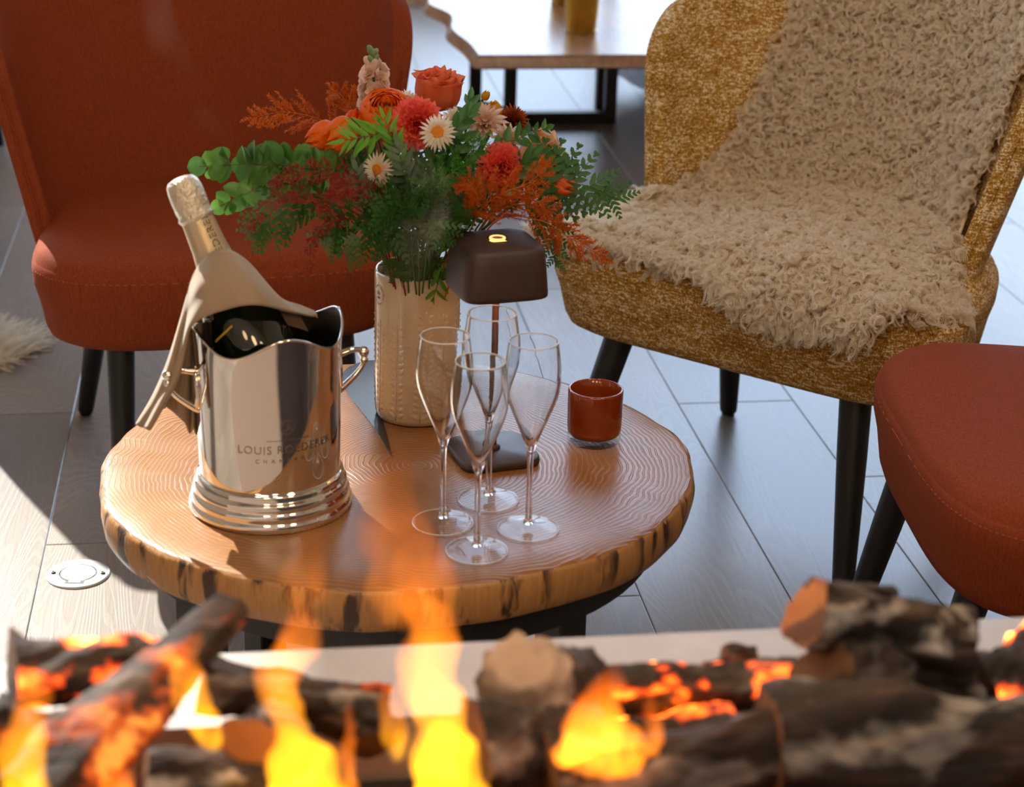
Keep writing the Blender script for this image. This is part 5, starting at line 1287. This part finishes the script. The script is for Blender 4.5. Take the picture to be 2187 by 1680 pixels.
# ------------------------------------------------------------------ background: low wooden table, brass pots, silver pouf, stools
def mat_bench():
    m, nt, b = new_mat('walnut_top', rough=.26); v = nd(nt, 'TexCoord').outputs['Object']
    n1 = noise(nt, coords(nt, src=v, scale=(26, 3, 26)), 1.0, 4.0, .6)
    nt.links.new(ramp(nt, n1, [(.3, (.20, .085, .035)), (.7, (.42, .21, .095))]), b.inputs['Base Color']); bump(nt, b, n1, .1, .001); return m
def build_bench():
    BZ = .33
    fl = atz(1020, 118, BZ)
    t = thing('low_table', (fl.x + .33, fl.y + .5, 0), 'low wooden slab table with black box-frame legs in the background', 'low table')
    L0 = [(.0, .0), (-.006, .15), (-.03, .35), (-.012, .55), (-.055, .72), (-.05, .85), (-.10, 1.05), (-.09, 1.25)]
    left = catmull(L0, 6); n = len(left)
    def ring(z, ins):
        P = [(x + ins, y + (ins if i == 0 else 0)) for i, (x, y) in enumerate(left)]
        P = [(x, y) for x, y in P] + [(.74 - ins, 1.25), (.74 - ins, ins)]
        return [(fl.x + x - t.location.x, fl.y + y - t.location.y, z) for x, y in P]
    r = [ring(BZ - .036, .0), ring(BZ - .030, -.012), ring(BZ - .004, .0), ring(BZ, .004)]; k = len(r[0]); v = sum(r, []); f = []
    for j in range(3):
        for i in range(k): f.append((j * k + i, j * k + (i + 1) % k, (j + 1) * k + (i + 1) % k, (j + 1) * k + i))
    f = [q[::-1] for q in f]
    f.append(tuple(range(k))); f.append(tuple(range(4 * k - 1, 3 * k - 1, -1)))
    sharp(MB().add(v, f).build('tabletop', mat_bench(), t), 40)
    fa, fb = atz(1088, 258, 0), atz(1306, 268, 0)
    fc = atz(1014, 236, 0); s = .034; zt = BZ - .0362
    A, B, Cc = [Vector((p.x - t.location.x, p.y - t.location.y, 0)) for p in (fa, fb, fc)]; B.y = A.y - .03
    D = B + Vector((.0, .14, 0))
    for P in (A, B, Cc, D): MB().box((P.x - s / 2, P.y - s / 2, 0), (P.x + s / 2, P.y + s / 2, zt)).build('leg', MT['black_metal'], t, smooth=False)
    MB().box((A.x + s / 2, B.y - s / 2, 0.0), (B.x - s / 2, B.y + s / 2, s)).build('foot_bar', MT['black_metal'], t, smooth=False)
    MB().tube([Cc + Vector((0, 0, s / 2)), A + Vector((0, 0, s / 2))], s * .6, 4).build('foot_bar', MT['black_metal'], t, smooth=False)
    return BZ
BZ = build_bench()
bm, nt, b = new_mat('brushed_brass', (.62, .36, .06), .30, 1.0); bump(nt, b, noise(nt, coords(nt, scale=(1, 1, .02)), 600.0, 2.0), .08, .001)
for (x, y, lab) in ((1241, 66, 'brass pot on the low wooden table, the nearer one'), (1207, 6, 'brass pot partly hidden behind the nearer brass pot')):
    p = atz(x, y, BZ)
    t = thing('brass_pot', (p.x, p.y, BZ), lab, 'pot', 'brass pots on the low table')
    MB().lathe([(.0001, .0), (.0385, .0), (.0400, .002), (.0405, .006), (.0440, .05), (.0480, .11), (.0490, .125), (.0478, .125), (.0465, .11), (.039, .01), (.0001, .01)], 48, False, False).build('pot_body', bm, t)
    MB().tube([(.0404 * math.cos(2 * PI * i / 48), .0404 * math.sin(2 * PI * i / 48), .004) for i in range(48)], .0015, 8, closed=True).build('bottom_rim', bm, t)
    MB().tube([(.0486 * math.cos(2 * PI * i / 48), .0486 * math.sin(2 * PI * i / 48), .125) for i in range(48)], .0018, 8, closed=True).build('top_rim', bm, t)
# crumpled silver pouf
def build_pouf():
    p = Vector((1.50, 5.62, 0)); t = thing('pouf', p, 'crumpled shiny silver pouf behind the mustard armchair', 'pouf')
    sm, nt, b = new_mat('crumpled_silver', (.86, .89, .92), .25, .25); v = nd(nt, 'TexCoord').outputs['Object']
    vo = nd(nt, 'TexVoronoi', {'Vector': v, 'Scale': 16.0}).outputs[0]; bump(nt, b, math_n(nt, 'ADD', vo, noise(nt, v, 30.0, 3.0)), 1.0, .03)
    tl = nd(nt, 'BsdfTranslucent', {0: (.95, .97, 1, 1)}); mxp = nd(nt, 'MixShader', {0: .5, 1: b.outputs[0], 2: tl.outputs[0]}); nt.links.new(mxp.outputs[0], nt.nodes['Material Output'].inputs[0])
    prof = [(.0001, .02), (.20, .017), (.31, .035), (.39, .075), (.42, .125), (.41, .175), (.36, .215), (.27, .245), (.14, .258), (.0001, .26)]
    MB().lathe(catmull(prof, 3), 56, False, False, fn=lambda q, a, r, z: (q[0] * (1 + .035 * math.sin(9 * a + z * 30) + .02 * math.sin(23 * a - z * 60)), q[1] * (1 + .035 * math.sin(9 * a + z * 30)), z + .012 * math.sin(7 * a + r * 25))).build('cover', sm, t)
    MB().lathe([(.0001, .0), (.15, .0), (.155, .016), (.0001, .016)], 32, False, False).build('base', MT['black_metal'], t)
build_pouf()
# fur-topped stools at the left edge
def fur_stool(loc, r, h, col, label, seed, lenf=.04, n=1500):
    t = thing('fur_stool', loc, label, 'stool')
    MB().lathe([(.0001, h - .07), (r * .9, h - .07), (r, h - .05), (r, h - .02), (r * .93, h), (.0001, h + .008)], 40, False, False).build('seat', new_mat('fur_hide', col, .9)[0], t)
    for k in range(4):
        a = PI / 4 + k * PI / 2; MB().tube([(r * .62 * math.cos(a), r * .62 * math.sin(a), h - .068), (r * .82 * math.cos(a), r * .82 * math.sin(a), .001)], [.018, .012], 16).build('leg', MT['black_leg'], t)
    R = np.random.default_rng(seed); NP, NS = 6, 8
    a = R.uniform(0, 2 * PI, n); q = np.sqrt(R.uniform(0, 1, n)) * 1.12; top = q < .96
    rr = np.where(top, np.minimum(q, 1) * r, r); zz = np.where(top, h, h - R.uniform(0, .045, n))
    P = np.stack([rr * np.cos(a), rr * np.sin(a), zz], 1)
    ax = np.stack([np.cos(a) * (.2 + q * q), np.sin(a) * (.2 + q * q), np.where(top, .8, -.2)], 1) + R.normal(size=(n, 3)) * .35; ax /= np.linalg.norm(ax, axis=1)[:, None]
    s = np.linspace(0, 1, NP); J = R.normal(size=(n, NS, 3)) * .004
    pos = P[:, None, None] + J[:, :, None] * (1 - .6 * s)[None, None, :, None] + ax[:, None, None] * (lenf * s)[None, None, :, None] + np.array([0, 0, -1.0]) * (.012 * s ** 2)[None, None, :, None]
    hc = bpy.data.hair_curves.new('fur'); hc.add_curves([NP] * (n * NS)); hc.points.foreach_set('position', pos.astype(np.float32).ravel())
    at_ = hc.attributes.get('radius') or hc.attributes.new('radius', 'FLOAT', 'POINT'); at_.data.foreach_set('value', np.tile((.0008 * (1 - .7 * s)).astype(np.float32), n * NS))
    hc.materials.append(new_mat('fur_strands', col, .8)[0]); w_ = bpy.data.objects.new('fur', hc); COL.objects.link(w_); w_.parent = t; w_['kind'] = 'stuff'
p = atz(-75, 330, 0)
fur_stool((p.x - .02, p.y, 0), .17, .42, (.34, .40, .44), 'grey fur stool at the far left edge behind the red armchair', 1)

def fur_rug():
    """cream sheepskin lying on the floor, its tip just inside the left edge of the picture"""
    tipp = atz(30, 765, .02); c = Vector((tipp.x - .30, tipp.y + .10, 0)); t = thing('sheepskin_rug', c, 'cream sheepskin rug on the floor, only its tip showing at the left edge', 'rug')
    def out(a): return .27 * (1 + .12 * math.sin(3 * a + 1) + .08 * math.sin(5 * a)) + .06 * math.exp(-((a + .30) / .35) ** 2)
    n = 60; v = [(0, 0, .004)] + [(out(-PI + 2 * PI * i / n) * math.cos(-PI + 2 * PI * i / n), .72 * out(-PI + 2 * PI * i / n) * math.sin(-PI + 2 * PI * i / n), .003) for i in range(n)]
    MB().add(v, [(0, 1 + i, 1 + (i + 1) % n) for i in range(n)]).build('hide', new_mat('rug_hide', (.6, .5, .38), .9)[0], t)
    R = np.random.default_rng(4); m_, NP, NS = 2600, 7, 8
    a = R.uniform(-PI, PI, m_); q = np.sqrt(R.uniform(0, 1, m_)); ro = np.array([out(x) for x in a]) * q
    P = np.stack([ro * np.cos(a), .72 * ro * np.sin(a), np.full(m_, .004)], 1)
    ax = np.stack([np.cos(a) * q * .9, np.sin(a) * q * .9, 1.1 - .6 * q], 1) + R.normal(size=(m_, 3)) * .3; ax /= np.linalg.norm(ax, axis=1)[:, None]
    s = np.linspace(0, 1, NP); J = R.normal(size=(m_, NS, 3)) * np.array([.004, .004, .0])
    pos = P[:, None, None] + J[:, :, None] * (1 - .6 * s)[None, None, :, None] + ax[:, None, None] * (.048 * s)[None, None, :, None] + np.array([0, 0, -1.0]) * (.008 * s ** 2)[None, None, :, None]
    pos[..., 2] = np.maximum(pos[..., 2], .001)
    hc = bpy.data.hair_curves.new('fur'); hc.add_curves([NP] * (m_ * NS)); hc.points.foreach_set('position', pos.astype(np.float32).ravel())
    at_ = hc.attributes.get('radius') or hc.attributes.new('radius', 'FLOAT', 'POINT'); at_.data.foreach_set('value', np.tile((.0006 * (1 - .7 * s)).astype(np.float32), m_ * NS))
    hc.materials.append(new_mat('rug_fur', (.90, .83, .70), .8)[0]); w_ = bpy.data.objects.new('fur', hc); COL.objects.link(w_); w_.parent = t; w_['kind'] = 'stuff'
fur_rug()

def shadow_caster():  # unseen object added only to throw a shadow near the floor outlet
    t = thing('shadow_caster', (-.592, 3.50, 0), 'unseen vase-shaped shadow caster added beyond the left edge of the picture', 'vase')
    MB().lathe([(.0001, .0), (.065, .0), (.07, .01), (.085, .3), (.086, .5), (.08, .70), (.06, .77), (.05, .785), (.045, .78), (.05, .7), (.0001, .5)], 40, False, False).build('vase_body', new_mat('caster_dark', (.06, .055, .05), .4)[0], t)
    MB().tube([(.0535 * math.cos(2 * PI * i / 36), .0535 * math.sin(2 * PI * i / 36), .784) for i in range(36)], .006, 8, closed=True).build('rim', MT['black_metal'], t)
shadow_caster()
